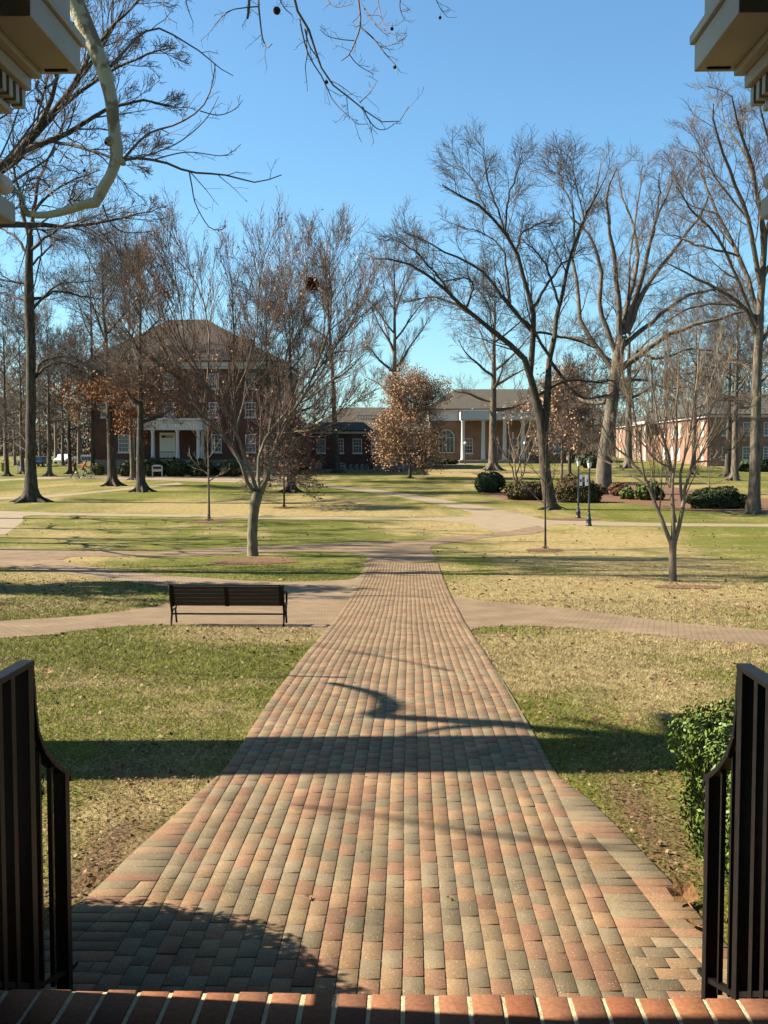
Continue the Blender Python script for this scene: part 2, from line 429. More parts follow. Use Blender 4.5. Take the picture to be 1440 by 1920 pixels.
straw = mixc(rng_(mid, .35, .65), (.54, .39, .15), (.80, .62, .29))
g1 = mixc(sf2, green, straw)
dirtc = mixc(rng_(fine, .35, .65), (.16, .085, .045), (.36, .23, .12))
g2 = mixc(mth('ADD', S.outputs[1], mth('MULTIPLY', mth('SUBTRACT', fine, .5), .8)), g1, dirtc)
vmm = n.new('ShaderNodeVectorMath'); vmm.operation = 'SCALE'; vmm.inputs['Scale'].default_value = ALB; l.new(g2, vmm.inputs[0]); l.new(vmm.outputs[0], b.inputs['Base Color'])
bp = n.new('ShaderNodeBump'); bp.inputs['Strength'].default_value = .8; bp.inputs['Distance'].default_value = .05
l.new(nz(26, 8), bp.inputs['Height']); l.new(bp.outputs[0], b.inputs['Normal'])
o = link('ground', me, m); tag(o, 'lawn of mixed green and straw winter grass', kind='structure')

def sheet(name, poly, eps, m, label=None):
    """ground-hugging sheet from an outline (x,y)"""
    bm = bmesh.new()
    vs = [bm.verts.new((x, y, 0)) for x, y in poly]
    bm.faces.new(vs)
    y0 = min(p[1] for p in poly); y1 = max(p[1] for p in poly)
    for r in ys:
        if y0 < r < y1:
            g = bm.verts[:]+bm.edges[:]+bm.faces[:]
            bmesh.ops.bisect_plane(bm, geom=g, plane_co=(0, r, 0), plane_no=(0, 1, 0), dist=1e-5)
    bmesh.ops.triangulate(bm, faces=bm.faces[:])
    for v in bm.verts: v.co.z = float(gz(v.co.y))+eps
    bmesh.ops.recalc_face_normals(bm, faces=bm.faces)
    for f in bm.faces:
        if f.normal.z < 0: f.normal_flip()
    me = bpy.data.meshes.new(name); bm.to_mesh(me); bm.free()
    o = link(name, me, m); tag(o, label, kind='structure'); return o
def smooth_edge(pts, k=6):
    """Catmull-Rom through px points"""
    out = []
    for i in range(len(pts)-1):
        p0 = pts[max(i-1, 0)]; p1 = pts[i]; p2 = pts[i+1]; p3 = pts[min(i+2, len(pts)-1)]
        for j in range(k):
            t = j/k
            out.append(tuple(.5*((2*p1[a])+(-p0[a]+p2[a])*t+(2*p0[a]-5*p1[a]+4*p2[a]-p3[a])*t*t+(-p0[a]+3*p1[a]-3*p2[a]+p3[a])*t**3) for a in (0, 1)))
    out.append(pts[-1]); return out
U1 = [(-90, 1176), (0, 1165), (150, 1155), (300, 1136), (395, 1114), (560, 1104), (700, 1100), (815, 1100), (833, 1110), (847, 1117), (913, 1128), (960, 1132), (1093, 1145), (1193, 1158), (1293, 1170), (1440, 1182), (1560, 1193)]
D1 = [(1560, 1224), (1440, 1210), (1293, 1200), (1193, 1188), (1060, 1177), (960, 1174), (897, 1178), (877, 1187), (866, 1200), (740, 1204), (611, 1200), (613, 1190), (590, 1181), (540, 1177), (300, 1172), (150, 1182), (100, 1190), (0, 1197), (-90, 1208)]
U2 = [(-90, 1022), (0, 1032), (107, 1050), (167, 1062), (277, 1077), (383, 1084), (480, 1090), (547, 1091), (640, 1088), (670, 1082), (683, 1066), (690, 1055), (760, 1052), (800, 1090), (740, 1112)]
D2 = [(650, 1125), (560, 1124), (400, 1114), (320, 1101), (250, 1093), (133, 1077), (0, 1063), (-90, 1052)]
U3 = [(-90, 1022), (0, 1028), (200, 1033), (300, 1033), (400, 1029), (465, 1026), (560, 1022), (667, 1017), (773, 1014), (830, 1008), (897, 1003), (950, 997), (985, 990), (1010, 986)]
D3 = [(1030, 994), (1000, 1001), (960, 1004), (900, 1010), (850, 1018), (812, 1024), (808, 1034), (815, 1052), (750, 1056), (692, 1055), (687, 1046), (667, 1038), (580, 1034), (480, 1037), (400, 1042), (300, 1043), (167, 1043), (127, 1045), (107, 1050), (0, 1048), (-90, 1045)]
U4 = [(-90, 955), (0, 958), (133, 962), (333, 965), (480, 968), (647, 970), (780, 971), (880, 968), (900, 963), (957, 960), (1000, 969), (1027, 975), (1100, 977), (1210, 980), (1440, 983), (1560, 985)]
D4 = [(1560, 990), (1440, 987.5), (1210, 986.5), (1107, 985), (1040, 983), (1020, 990), (980, 996), (930, 996), (905, 989), (880, 982), (800, 975.5), (647, 975), (480, 972.5), (333, 969), (133, 966.5), (50, 967), (42, 978), (20, 995), (0, 1003), (-90, 1012)]
U5 = [(480, 905.5), (580, 907), (647, 912.5), (713, 919), (763, 926), (830, 937), (897, 948), (957, 960)]
D5 = [(930, 968), (893, 965), (863, 955), (797, 941), (747, 931.5), (680, 922), (630, 915.5), (580, 911), (480, 909)]
U6 = [(-90, 936), (0, 932), (67, 930), (133, 925), (200, 919), (253, 913), (333, 905)]
D6 = [(345, 908), (253, 917), (200, 922), (133, 929), (67, 934), (0, 936.5), (-90, 940)]
U7 = [(-90, 902), (0, 898.5), (67, 895.5), (133, 893.5), (200, 893), (300, 893.5), (460, 894), (560, 894)]
D7 = [(500, 907.5), (460, 905.5), (330, 902), (200, 898), (133, 897.5), (67, 899), (0, 902), (-90, 906)]
U8 = [(560, 877.5), (700, 877), (860, 868), (1000, 866)]
D8 = [(1000, 868), (870, 871), (700, 879.5), (560, 880)]
POLYS = {}
for nm, U, D, ep, mt, lb in [('path', U1, D1, .004, 'paver', 'brick path crossing in front of the bench'), ('path', U2, D2, .008, 'paver_b', 'brick path curving to the left below the leafless vase-shaped tree'),
                         ('path', U3, D3, .012, 'paver', 'brick path running across behind the vase-shaped tree'), ('path', U4, D4, .004, 'paver_far', 'brick path crossing the lawn near the lamp posts'),
                         ('path', U5, D5, .008, 'paver_far', 'brick path running diagonally towards the far buildings'), ('path', U6, D6, .004, 'paver_far', 'narrow far path past the two oak trees'),
                         ('path', U7, D7, .012, 'paver_far', 'pale walk in front of the left brick building'), ('path', U8, D8, .004, 'paver_far', 'pale walk in front of the columned building')]:
    pl = gp(smooth_edge(U)) + gp(smooth_edge(D))
    POLYS[nm+str(len(POLYS))] = pl
    sheet(nm, pl, ep, M[mt], lb)

# main path of individually laid bricks
_l = gp([(175, 1680), (235, 1618), (300, 1560), (400, 1467), (432, 1440), (617, 1182), (690, 1053)])
_r = gp([(1325, 1742), (1250, 1652), (1160, 1560), (1110, 1510), (1040, 1456), (875, 1182), (822, 1058)])
print('edges', [(round(a, 2), round(b, 2)) for a, b in _l+_r])
def _ext(e, slope): e = [(y, x) for x, y in e]; y0, x0 = e[0]; return [(3.6, x0+slope*(y0-3.6)), (y0-.4, x0+slope*.4)]+e+[(60, e[-1][1])]
LE, RE = _ext(_l, -.22), _ext(_r, .16)
def le(y): return np.interp(y, [a for a, _ in LE], [b for _, b in LE])
def re_(y): return np.interp(y, [a for a, _ in RE], [b for _, b in RE])
mp_ = [(float(le(y))-.005, y) for y in np.arange(4, 36, .5)]+[(float(re_(y))+.005, y) for y in np.arange(35.5, 3.9, -.5)]
POLYS['main'] = mp_
M['joint'] = mat('joint_sand', (.12, .08, .045), (.10, .10, .03), 5, .95, .4, 60)
MAINTOP = .026
sheet('path', mp_, .0195, M['joint'], 'sand joints between the bricks of the main walk')
rng = np.random.default_rng(11)
VB = []; TB = []
tans = .9*np.array([(.57, .34, .18), (.54, .295, .17), (.58, .37, .205), (.50, .26, .155), (.435, .345, .215), (.40, .325, .20), (.46, .355, .22), (.48, .34, .185)])
def brick(x0, x1, y0, y1, s0=0, s1=0):
    g = .0026
    x0 += g*.62; x1 -= g*.62; y0 += g*1.25; y1 -= g*1.25
    if x1-x0 < .015 or y1-y0 < .015: return
    dz = rng.normal(0, .0007, 4) + rng.normal(0, .0009)
    t = MAINTOP+dz
    zz = gz(np.array([y0, y0, y1, y1])); c = .002
    b0 = zz+.010
    co = [(x0, y0), (x1, y0), (x1+s1, y1), (x0+s0, y1)]
    ci = [(x0+c, y0+c), (x1-c, y0+c), (x1+s1-c, y1-c), (x0+s0+c, y1-c)]
    for k in range(4): VB.append((co[k][0], co[k][1], b0[k]))
    for k in range(4): VB.append((co[k][0], co[k][1], zz[k]+t[k]-c))
    for k in range(4): VB.append((ci[k][0], ci[k][1], zz[k]+t[k]))
    p = rng.random()
    k = rng.choice([0, 1, 2, 3, 7]) if p < .63 else rng.choice([4, 5, 6])
    wv = float(np.clip((y0-6)/14, .22, .65)); TB.append((tans[k]*(1-wv)+np.array([.455, .295, .165])*wv)*rng.uniform(.84, 1.1))
ncol = 25; CW = .096
for c in range(ncol):
    xa = -1.37+c*CW; off = (c % 2)*.088+rng.normal(0, .014)
    y = 3.98+off-.2
    while y < 35.4:
        yb = y+.176
        if yb > 4.02:
            ya = max(y, 4.0)
            sx = .004*math.sin(ya*1.7+c*.4)
            brick(xa+sx, xa+CW+sx, ya, yb)
        y = yb
y = 4.0
while y < 8.4:
    for sg in (-1, 1):
        fe = le if sg < 0 else re_; e0 = float(fe(y)); e1 = float(fe(y+.1)); inn = -1.37 if sg < 0 else 1.03
        w = (inn-e0)*(-sg)
        if w < .03: continue
        if w > .30:      # outer header course follows the curved edge, the rest fills in to the straight courses
            m0 = e0-sg*.2; m1 = e1-sg*.2
            if sg < 0: brick(e0, m0, y, y+.1, e1-e0, m1-m0)
            else: brick(m0, e0, y, y+.1, m1-m0, e1-e0)
            nn = max(1, round(abs(inn-m0)/.19)); off_ = .5*(round(y*10) % 2) if nn > 1 else 0
            cut = [inn+(m0-inn)*min(max((i_-off_)/nn, 0), 1) for i_ in range(nn+2)]; cut[-1] = m0
            for ca, cb in zip(cut[:-1], cut[1:]):
                if abs(ca-cb) < .03: continue
                fa, fb = (ca-inn)/(m0-inn)*(m1-m0), (cb-inn)/(m0-inn)*(m1-m0)
                if ca > cb: ca, cb, fa, fb = cb, ca, fb, fa
                brick(ca, cb, y, y+.1, fa, fb)
        elif sg < 0: brick(e0, inn, y, y+.1, e1-e0, 0)
        else: brick(inn, e0, y, y+.1, 0, e1-e0)
    y += .1
VB = np.array(VB); nb = len(TB)
fq = np.array([(8, 9, 10, 11), (4, 5, 9, 8), (5, 6, 10, 9), (6, 7, 11, 10), (7, 4, 8, 11), (0, 1, 5, 4), (1, 2, 6, 5), (2, 3, 7, 6), (3, 0, 4, 7)])
FB = (np.arange(nb)[:, None, None]*12+fq[None]).reshape(-1, 4)
me = npmesh('brick_path', VB, FB, False, np.repeat(np.array(TB), 9, axis=0))
o = link('path', me, weather(attrmat('path_brick', .9, .24, 110, .5))); tag(o, 'main brick walk of tan red and grey pavers running ahead', kind='structure')

# mulch beds
def disc(px, py, rx, ry, name='mulch_bed', eps=.016):
    c = G(px, py); r = abs(G(px+rx, py).x-c.x); r2 = min(r, 3)
    rr = np.random.default_rng(int(px))
    pl = [(c.x+r*math.cos(a)*(1+rr.uniform(-.1, .1)), c.y+r2*ry*math.sin(a)*(1+rr.uniform(-.1, .1))) for a in np.linspace(0, 2*math.pi, 26)[:-1]]
    return sheet(name, pl, eps, M['mulch'], 'ring of red brown wood mulch under a tree')
for q in [(478, 1052, 82, .8), (394, 978, 36, .9), (1022, 1032, 36, .9), (1290, 1101, 62, .7), (535, 952, 22, .9), (769, 896, 15, .9), (1075, 974, 50, .5)]: disc(*q)
sheet('mulch_bed', gp(smooth_edge([(930, 921), (1000, 924), (1080, 912), (1140, 906), (1250, 912), (1330, 925), (1440, 935), (1560, 940)]) + smooth_edge([(1560, 972), (1440, 963), (1380, 959), (1290, 957), (1200, 947), (1140, 942), (1040, 942), (960, 938), (890, 922)])),
      .004, M['mulch'], 'long red brown mulch bed under the shrubs on the right')

# ---------------------------------------------------------------- grass blades and litter
def blades(name, x, y, h, w, tint, lean=.6, seed=1, label=None):
    r = np.random.default_rng(seed); N = len(x); z = gz(y)
    a = r.uniform(0, 6.283, N); b_ = r.uniform(0, 6.283, N); ln = r.uniform(.1, 1, N)*lean*h*1.6
    dx, dy = np.cos(a)*w, np.sin(a)*w
    v = np.empty((N, 3, 3)); v[:, 0] = np.c_[x-dx, y-dy, z]; v[:, 1] = np.c_[x+dx, y+dy, z]
    v[:, 2] = np.c_[x+np.cos(b_)*ln, y+np.sin(b_)*ln, z+h*r.uniform(.35, 1, N)]
    me = npmesh(name, v.reshape(-1, 3), np.arange(3*N).reshape(-1, 3), False, tint)
    o = link(name, me, M['blade']); tag(o, label, 'grass', kind='stuff'); return o
M['blade'] = attrmat('grass_blade', .8, .0, 5, 0, .2)
def scatter(n, x0, x1, y0, y1, seed, margin=0.03):
    r = np.random.default_rng(seed); y = r.uniform(y0, y1, n); 
    hl = .42*y; x = r.uniform(-1, 1, n)*np.maximum(hl, 1)+.0
    keep = (x > x0) & (x < x1)
    for pl in POLYS.values(): keep &= ~inpoly(x, y, pl)
    return x[keep], y[keep]
gx = []; gy = []
for n_, y0, y1, s_ in [(150000, 4.6, 9.5, 1), (170000, 9.5, 15, 2), (150000, 15, 24, 3), (70000, 24, 36, 4)]:
    a_, b_ = scatter(n_, -30, 30, y0, y1, s_); gx.append(a_); gy.append(b_)
gx = np.concatenate(gx); gy = np.concatenate(gy)
ok = ~((gx > 1.62) & (gx < 3.6) & (gy > 4.3) & (gy < 7.4)) & ~((gx < -1.6) & (gy < 5.4))
gx, gy = gx[ok], gy[ok]
s_, d_ = masks(gx, gy); r_ = np.random.default_rng(3); N = len(gx)
isS = (s_+r_.normal(0, .3, N)) > .45; isD = r_.random(N) < d_*.85
keep = ~isD | (r_.random(N) < .25)
t = np.empty((N, 3)); ug = r_.random((N, 1))
t[:] = np.array([.14, .16, .016])*(1-ug)+np.array([.52, .50, .10])*ug
t[isS] = (np.array([.46, .33, .13])*(1-ug)+np.array([.92, .74, .40])*ug)[isS]
cl = np.clip(1+.22*np.sin(gx*7.3+2*np.sin(gy*4.1))*np.sin(gy*5.7+2*np.sin(gx*3.3))+.16*np.sin(gx*17+gy*11)+r_.normal(0, .16, N), .45, 1.7)[:, None]
t *= cl
t[isD] = (np.array([.20, .11, .055])*(1-ug)+np.array([.50, .33, .19])*ug)[isD]
gx, gy, t = gx[keep], gy[keep], t[keep]
sc = np.clip(gy/9, .6, 2.4)
blades('grass', gx, gy, .030*np.sqrt(sc)+.004*sc, .0022*sc, t, 1.0, 9, 'short green and straw coloured winter grass blades on the lawn')
# leaf litter flakes
def flakes(x, y, z, s, seed, curl=.5):
    r = np.random.default_rng(seed); N = len(x)
    c = np.c_[x, y, z]; a = r.uniform(0, 6.283, N); u = np.c_[np.cos(a), np.sin(a), r.normal(0, .35, N)]*s[:, None]
    v = np.c_[-np.sin(a), np.cos(a), r.normal(0, .35, N)]*s[:, None]*.65
    q = np.empty((N, 4, 3)); q[:, 0] = c-u; q[:, 1] = c-v*.9+[0, 0, .3]*s[:, None]*curl; q[:, 2] = c+u; q[:, 3] = c+v
    return q.reshape(-1, 3), np.arange(4*N).reshape(-1, 4)
lx = []; ly = []
for n_, y0, y1, s_ in [(3000, 5, 12, 21), (3600, 12, 30, 22), (1500, 30, 60, 23)]:
    a_, b_ = scatter(n_, -40, 40, y0, y1, s_); lx.append(a_); ly.append(b_)
# extra litter by the path ends and flare
r_ = np.random.default_rng(31)
ex = np.r_[r_.normal(-2.0, .4, 1300), r_.normal(1.8, .32, 1000)]; ey = np.r_[r_.uniform(5.3, 8.4, 1300), r_.uniform(5.2, 9.5, 1000)]
kk = ~inpoly(ex, ey, mp_); lx = np.concatenate(lx+[ex[kk]]); ly = np.concatenate(ly+[ey[kk]])
r_ = np.random.default_rng(32); N = len(lx); sz = r_.uniform(.009, .036, N)**1.0*np.clip(ly/12, .6, 2)
V, F = flakes(lx, ly, gz(ly)+.02, sz, 33)
tt = np.array([(.42, .22, .10), (.30, .13, .06), (.52, .36, .20), (.20, .10, .05)])[r_.integers(0, 4, N)]
o = link('leaf_litter', npmesh('leaf_litter', V, F, False, tt), M['blade']); tag(o, 'scattered brown leaf bits on the lawn', 'leaf litter', kind='stuff')
# specks on the brick walk
r_ = np.random.default_rng(41); N = 420; py_ = r_.uniform(4.6, 30, N); px_ = r_.uniform(-1.3, 1.0, N)
V, F = flakes(px_, py_, gz(py_)+MAINTOP+.004, r_.uniform(.003, .011, N)*np.clip(py_/8, .7, 2), 42, .3)
tt = np.array([(.42, .26, .12), (.24, .12, .06), (.62, .52, .36), (.12, .07, .04)])[r_.integers(0, 4, N)]
o = link('leaf_litter', npmesh('leaf_litter', V, F, False, tt), M['blade']); tag(o, 'tiny leaf and bark crumbs scattered on the brick walk', 'leaf litter', kind='stuff')

# single large dry leaves
def dry_leaf(px, py, s, rz, label, tilt=.3, z=None):
    g = G(px, py); root = MB(Matrix.Translation(g+Vector((0, 0, .035+s*.18))) @ Matrix.Rotation(rz, 4, 'Z') @ Matrix.Rotation(tilt, 4, 'X'))
    n = 10; pts = []
    for lobe in range(5):
        a = -1.9+lobe*.95; L = s*(1, .86, .7, .86, 1)[abs(lobe-2) and (lobe+1) % 5 or 0] if False else s*(.72, .9, 1.05, .9, .72)[lobe]
        pts.append((a, L)); pts.append((a+.47, s*.62))
    pts = pts[:-1]
    vs = [(0, -s*.35, 0)]
    for a, L in pts: vs.append((math.sin(a)*L, math.cos(a)*L*.95, .35*L*L/s*random.uniform(.4, 1)*(1 if L > s*.6 else -.4)))
    vs.append((0, .1*s, -.05*s))
    k = len(vs)-1
    root.add(vs, [(k, i, i+1) for i in range(1, len(pts))]+[(k, 0, 1), (k, len(pts), 0)])
    root.tube([(0, -s*.3, 0), (0.02*s, -s*.8, .03*s), (.1*s, -s*1.1, .1*s)], .0035, 5)
    o = root.build('fallen_leaf', M['leaf_dry']); tag(o, label, 'leaf', 'dry leaves at the edge of the walk')
dry_leaf(1283, 1702, .12, .4, 'large curled orange leaf at the hedge foot', .5)
dry_leaf(1303, 1752, .075, 2.1, 'small crumpled orange leaf on the bricks left of the right railing', .3)
dry_leaf(1382, 1775, .10, 1.2, 'orange leaf seen between the bars of the right railing', .7)
dry_leaf(580, 1695, .022, .4, 'tiny orange leaf lying on the bricks left of the walk centre', .3)
dry_leaf(842, 1697, .020, 1.4, 'tiny dark leaf lying on the bricks right of the walk centre', .3)
dry_leaf(90, 1268, .075, .2, 'brown leaf on the grass right of the left railing top', .4)
dry_leaf(880, 1302, .05, .2, 'dark curled leaf on the bricks near the right lawn edge', .4)

# ---------------------------------------------------------------- trees
def nrm(v): return v/np.maximum(np.linalg.norm(v, axis=-1, keepdims=True), 1e-9)
def tubes(P_, R_, S_):
    N, K, _ = P_.shape
    T = np.empty_like(P_); T[:, 1:-1] = P_[:, 2:]-P_[:, :-2]; T[:, 0] = P_[:, 1]-P_[:, 0]; T[:, -1] = P_[:, -1]-P_[:, -2]
    T = nrm(T); mean = nrm(P_[:, -1]-P_[:, 0])
    mean = T[:, 0]; ref = np.where(np.abs(mean[:, 2:3]) < .7, np.array([[0, 0, 1.]]), np.array([[1., 0, 0]]))
    U = np.empty_like(T); U[:, 0] = nrm(np.cross(T[:, 0], ref)); 
    for k in range(1, K): U[:, k] = nrm(U[:, k-1]-T[:, k]*np.sum(U[:, k-1]*T[:, k], 1, keepdims=True))
    W = np.cross(T, U)
    a = np.arange(S_)*2*np.pi/S_
    V = P_[:, :, None, :]+R_[:, :, None, None]*(np.cos(a)[None, None, :, None]*U[:, :, None, :]+np.sin(a)[None, None, :, None]*W[:, :, None, :])
    V = V.reshape(-1, 3)
    n_, k_, s_ = np.meshgrid(np.arange(N), np.arange(K-1), np.arange(S_), indexing='ij')
    b0 = (n_*K+k_)*S_; s1 = (s_+1) % S_
    F = np.stack([b0+s_, b0+s1, b0+S_+s1, b0+S_+s_], -1).reshape(-1, 4)
    return V, F
def join(lst):
    V = []; F = []; o = 0
    for v, f in lst: V.append(v); F.append(f+o); o += len(v)
    return np.concatenate(V), np.concatenate(F)
def resample(pts, rad, K=12, jit=0, rng=None):
    p = np.array([tuple(q) for q in pts], float); r = np.array(rad, float)
    # catmull-rom densify
    q = []; rq = []
    for i in range(len(p)-1):
        p0, p1, p2, p3 = p[max(i-1, 0)], p[i], p[i+1], p[min(i+2, len(p)-1)]
        for t in np.linspace(0, 1, 6, endpoint=False):
            q.append(.5*((2*p1)+(-p0+p2)*t+(2*p0-5*p1+4*p2-p3)*t*t+(-p0+3*p1-3*p2+p3)*t**3)); rq.append(r[i]+(r[i+1]-r[i])*t)
    q.append(p[-1]); rq.append(r[-1]); q = np.array(q); rq = np.array(rq)
    s = np.r_[0, np.cumsum(np.linalg.norm(np.diff(q, axis=0), axis=1))]
    u = np.linspace(0, s[-1], K)
    o = np.c_[np.interp(u, s, q[:, 0]), np.interp(u, s, q[:, 1]), np.interp(u, s, q[:, 2])]
    if jit and rng is not None: o[1:-1] += rng.normal(0, jit, (K-2, 3))
    return o, np.interp(u, s, rq)
def grow(P_, R_, n, lr, ang, up, rng, K=5, t0=.25, rmin=.006, rr=.6, wb=.13, lmax=9, lmin=.15, grav=0):
    N, Kp, _ = P_.shape; Mn = N*n; idx = np.repeat(np.arange(N), n)
    t = t0+(1-t0)*((np.tile(np.arange(n), N)+rng.uniform(0, 1, Mn))/n); kp = np.clip(t*(Kp-1), 0, Kp-1.001); i0 = kp.astype(int); f = (kp-i0)[:, None]
    a = P_[idx, i0]; b = P_[idx, i0+1]; pos = a*(1-f)+b*f; tg = nrm(b-a)
    ra = R_[idx, i0]*(1-f[:, 0])+R_[idx, i0+1]*f[:, 0]
    pl = np.linalg.norm(np.diff(P_, axis=1), axis=2).sum(1)[idx]
    L = np.clip(pl*lr*rng.uniform(.55, 1.25, Mn)*(1.2-.8*t), lmin, lmax)
    pr = nrm(np.cross(tg, rng.normal(0, 1, (Mn, 3)))); an = ang*rng.uniform(.7, 1.3, Mn)
    d = nrm(np.cos(an)[:, None]*tg+np.sin(an)[:, None]*pr+np.array([0, 0, up]))
    C = np.empty((Mn, K, 3)); C[:, 0] = pos; st_ = (L/(K-1))[:, None]
    for k in range(1, K):
        C[:, k] = C[:, k-1]+d*st_
        d = nrm(d+rng.normal(0, wb, (Mn, 3))+np.array([0, 0, up*.35-grav]))
    r0 = np.maximum(np.minimum(ra*rr*.9, L*.0135+.002), rmin)
    Rc = np.maximum(r0[:, None]*np.linspace(1, .3, K)[None], rmin)
    return C, Rc
def leaf_quads(C, n, size, rng, spread=.25):
    N, K, _ = C.shape
    idx = rng.integers(0, N, n); k = rng.integers(max(K-3, 0), K, n); p = C[idx, k]+rng.normal(0, spread, (n, 3))
    u = nrm(rng.normal(0, 1, (n, 3))); v = nrm(np.cross(u, rng.normal(0, 1, (n, 3)))); s = size*rng.uniform(.5, 1.2, n)[:, None]
    q = np.empty((n, 4, 3)); q[:, 0] = p-u*s; q[:, 1] = p-v*s*.6; q[:, 2] = p+u*s; q[:, 3] = p+v*s*.6
    return q.reshape(-1, 3), np.arange(4*n).reshape(-1, 4)
def finish_tree(root, wood, levels, mats, leaves=None, pushflare=None):
    V, F = join([tubes(p[None], r[None], s) for p, r, s in wood])
    link('trunk', npmesh('trunk', V, F, True), mats[0], root)
    V, F = join([tubes(p, r, s) for p, r, s in levels])
    link('crown', npmesh('crown', V, F, True), mats[1], root)
    if leaves:
        V, F = join([l for l, _ in leaves]); link('leaves', npmesh('leaves', V, F), leaves[0][1], root)
def levels_of(limbs, spec, rng):
    """limbs: list of (P,R) with same K; spec: list of dict for grow"""
    cur = (np.array([l[0] for l in limbs]), np.array([l[1] for l in limbs])); out = []
    for i, s in enumerate(spec):
        s = dict(s); sd_ = s.pop('sides', 3); C, Rc = grow(cur[0], cur[1], rng=rng, **s); out.append((C, Rc, sd_)); cur = (C, Rc)
    return out
def hero(name, label, basepx, trunk, limbs, spec, mats, seed, group=None, depth=4, leaf=None, flare=1.5, bend=.0, extra=None, d=None, roots=True):
    """trunk/limbs: lists of [(px,py,rpx),...] in the plane of the tree's distance, limbs bent out of plane"""
    rng = np.random.default_rng(seed)
    g = G(*basepx) if d is None else Vector((P(basepx[0], basepx[1], d).x, d, float(gz(d))))
    k = g.y/FPX
    root = empty(name, g, label, 'tree', group)
    wood = []; LB = []
    def conv(pl, dy0, dy1):
        n_ = len(pl); pts = []; rr = []
        for i, q in enumerate(pl):
            f = i/(n_-1); dd = g.y+dy0+(dy1-dy0)*f**1.2
            pts.append(P(q[0], q[1], dd)); rr.append(q[2]*k)
        return pts, rr
    for t in trunk:
        pts, rr = conv(t, 0, 0)
        if t is trunk[0]:
            pts[0] = Vector((pts[0].x, g.y, g.z-.12)); 
            p1 = pts[0].lerp(pts[1], .12); p2 = pts[0].lerp(pts[1], .3)
            pts = [pts[0], p1, p2]+pts[1:]; rr = [rr[0]*flare, rr[0]*(1+(flare-1)*.45), rr[0]*1.05]+rr[1:]
        p, r = resample(pts, rr, 18, .00012*g.y, rng); wood.append((p, r, 14))
        if t is trunk[0] and roots and flare > 1.3:
            for a in range(6):
                an = a*1.05+rng.uniform(0, .5); R0 = rr[0]/flare*flare*.75; dv = Vector((math.cos(an), math.sin(an), 0))
                q0 = pts[0]+dv*R0*.2+Vector((0, 0, R0*1.5)); q1 = pts[0]+dv*R0*.95+Vector((0, 0, R0*.55)); q2 = pts[0]+dv*R0*1.9+Vector((0, 0, .12)); q3 = pts[0]+dv*R0*2.6+Vector((0, 0, .02))
                q_, r2_ = resample([q0, q1, q2, q3], [R0*.42, R0*.36, R0*.24, R0*.1], 8); wood.append((q_, r2_, 8))
    for lm in limbs:
        dy0 = 0
        if isinstance(lm, tuple): dy0, dy1, lm = lm
        else: dy1 = rng.uniform(-depth, depth)
        lm = [(a, b, r*.88) for a, b, r in lm]; pts, rr = conv(lm, dy0, dy1)
        p, r = resample(pts, rr, 12, .0012*g.y*.5, rng); wood.append((p, r, 8)); LB.append((p, r))
    lv = levels_of(LB, spec, rng)
    lf = None
    if leaf:
        n_, size, mt, sp = leaf; lf = [(leaf_quads(lv[-1][0], n_, size, rng, sp), mt)]
    finish_tree(root, wood, lv, mats, lf)
    return root, lv
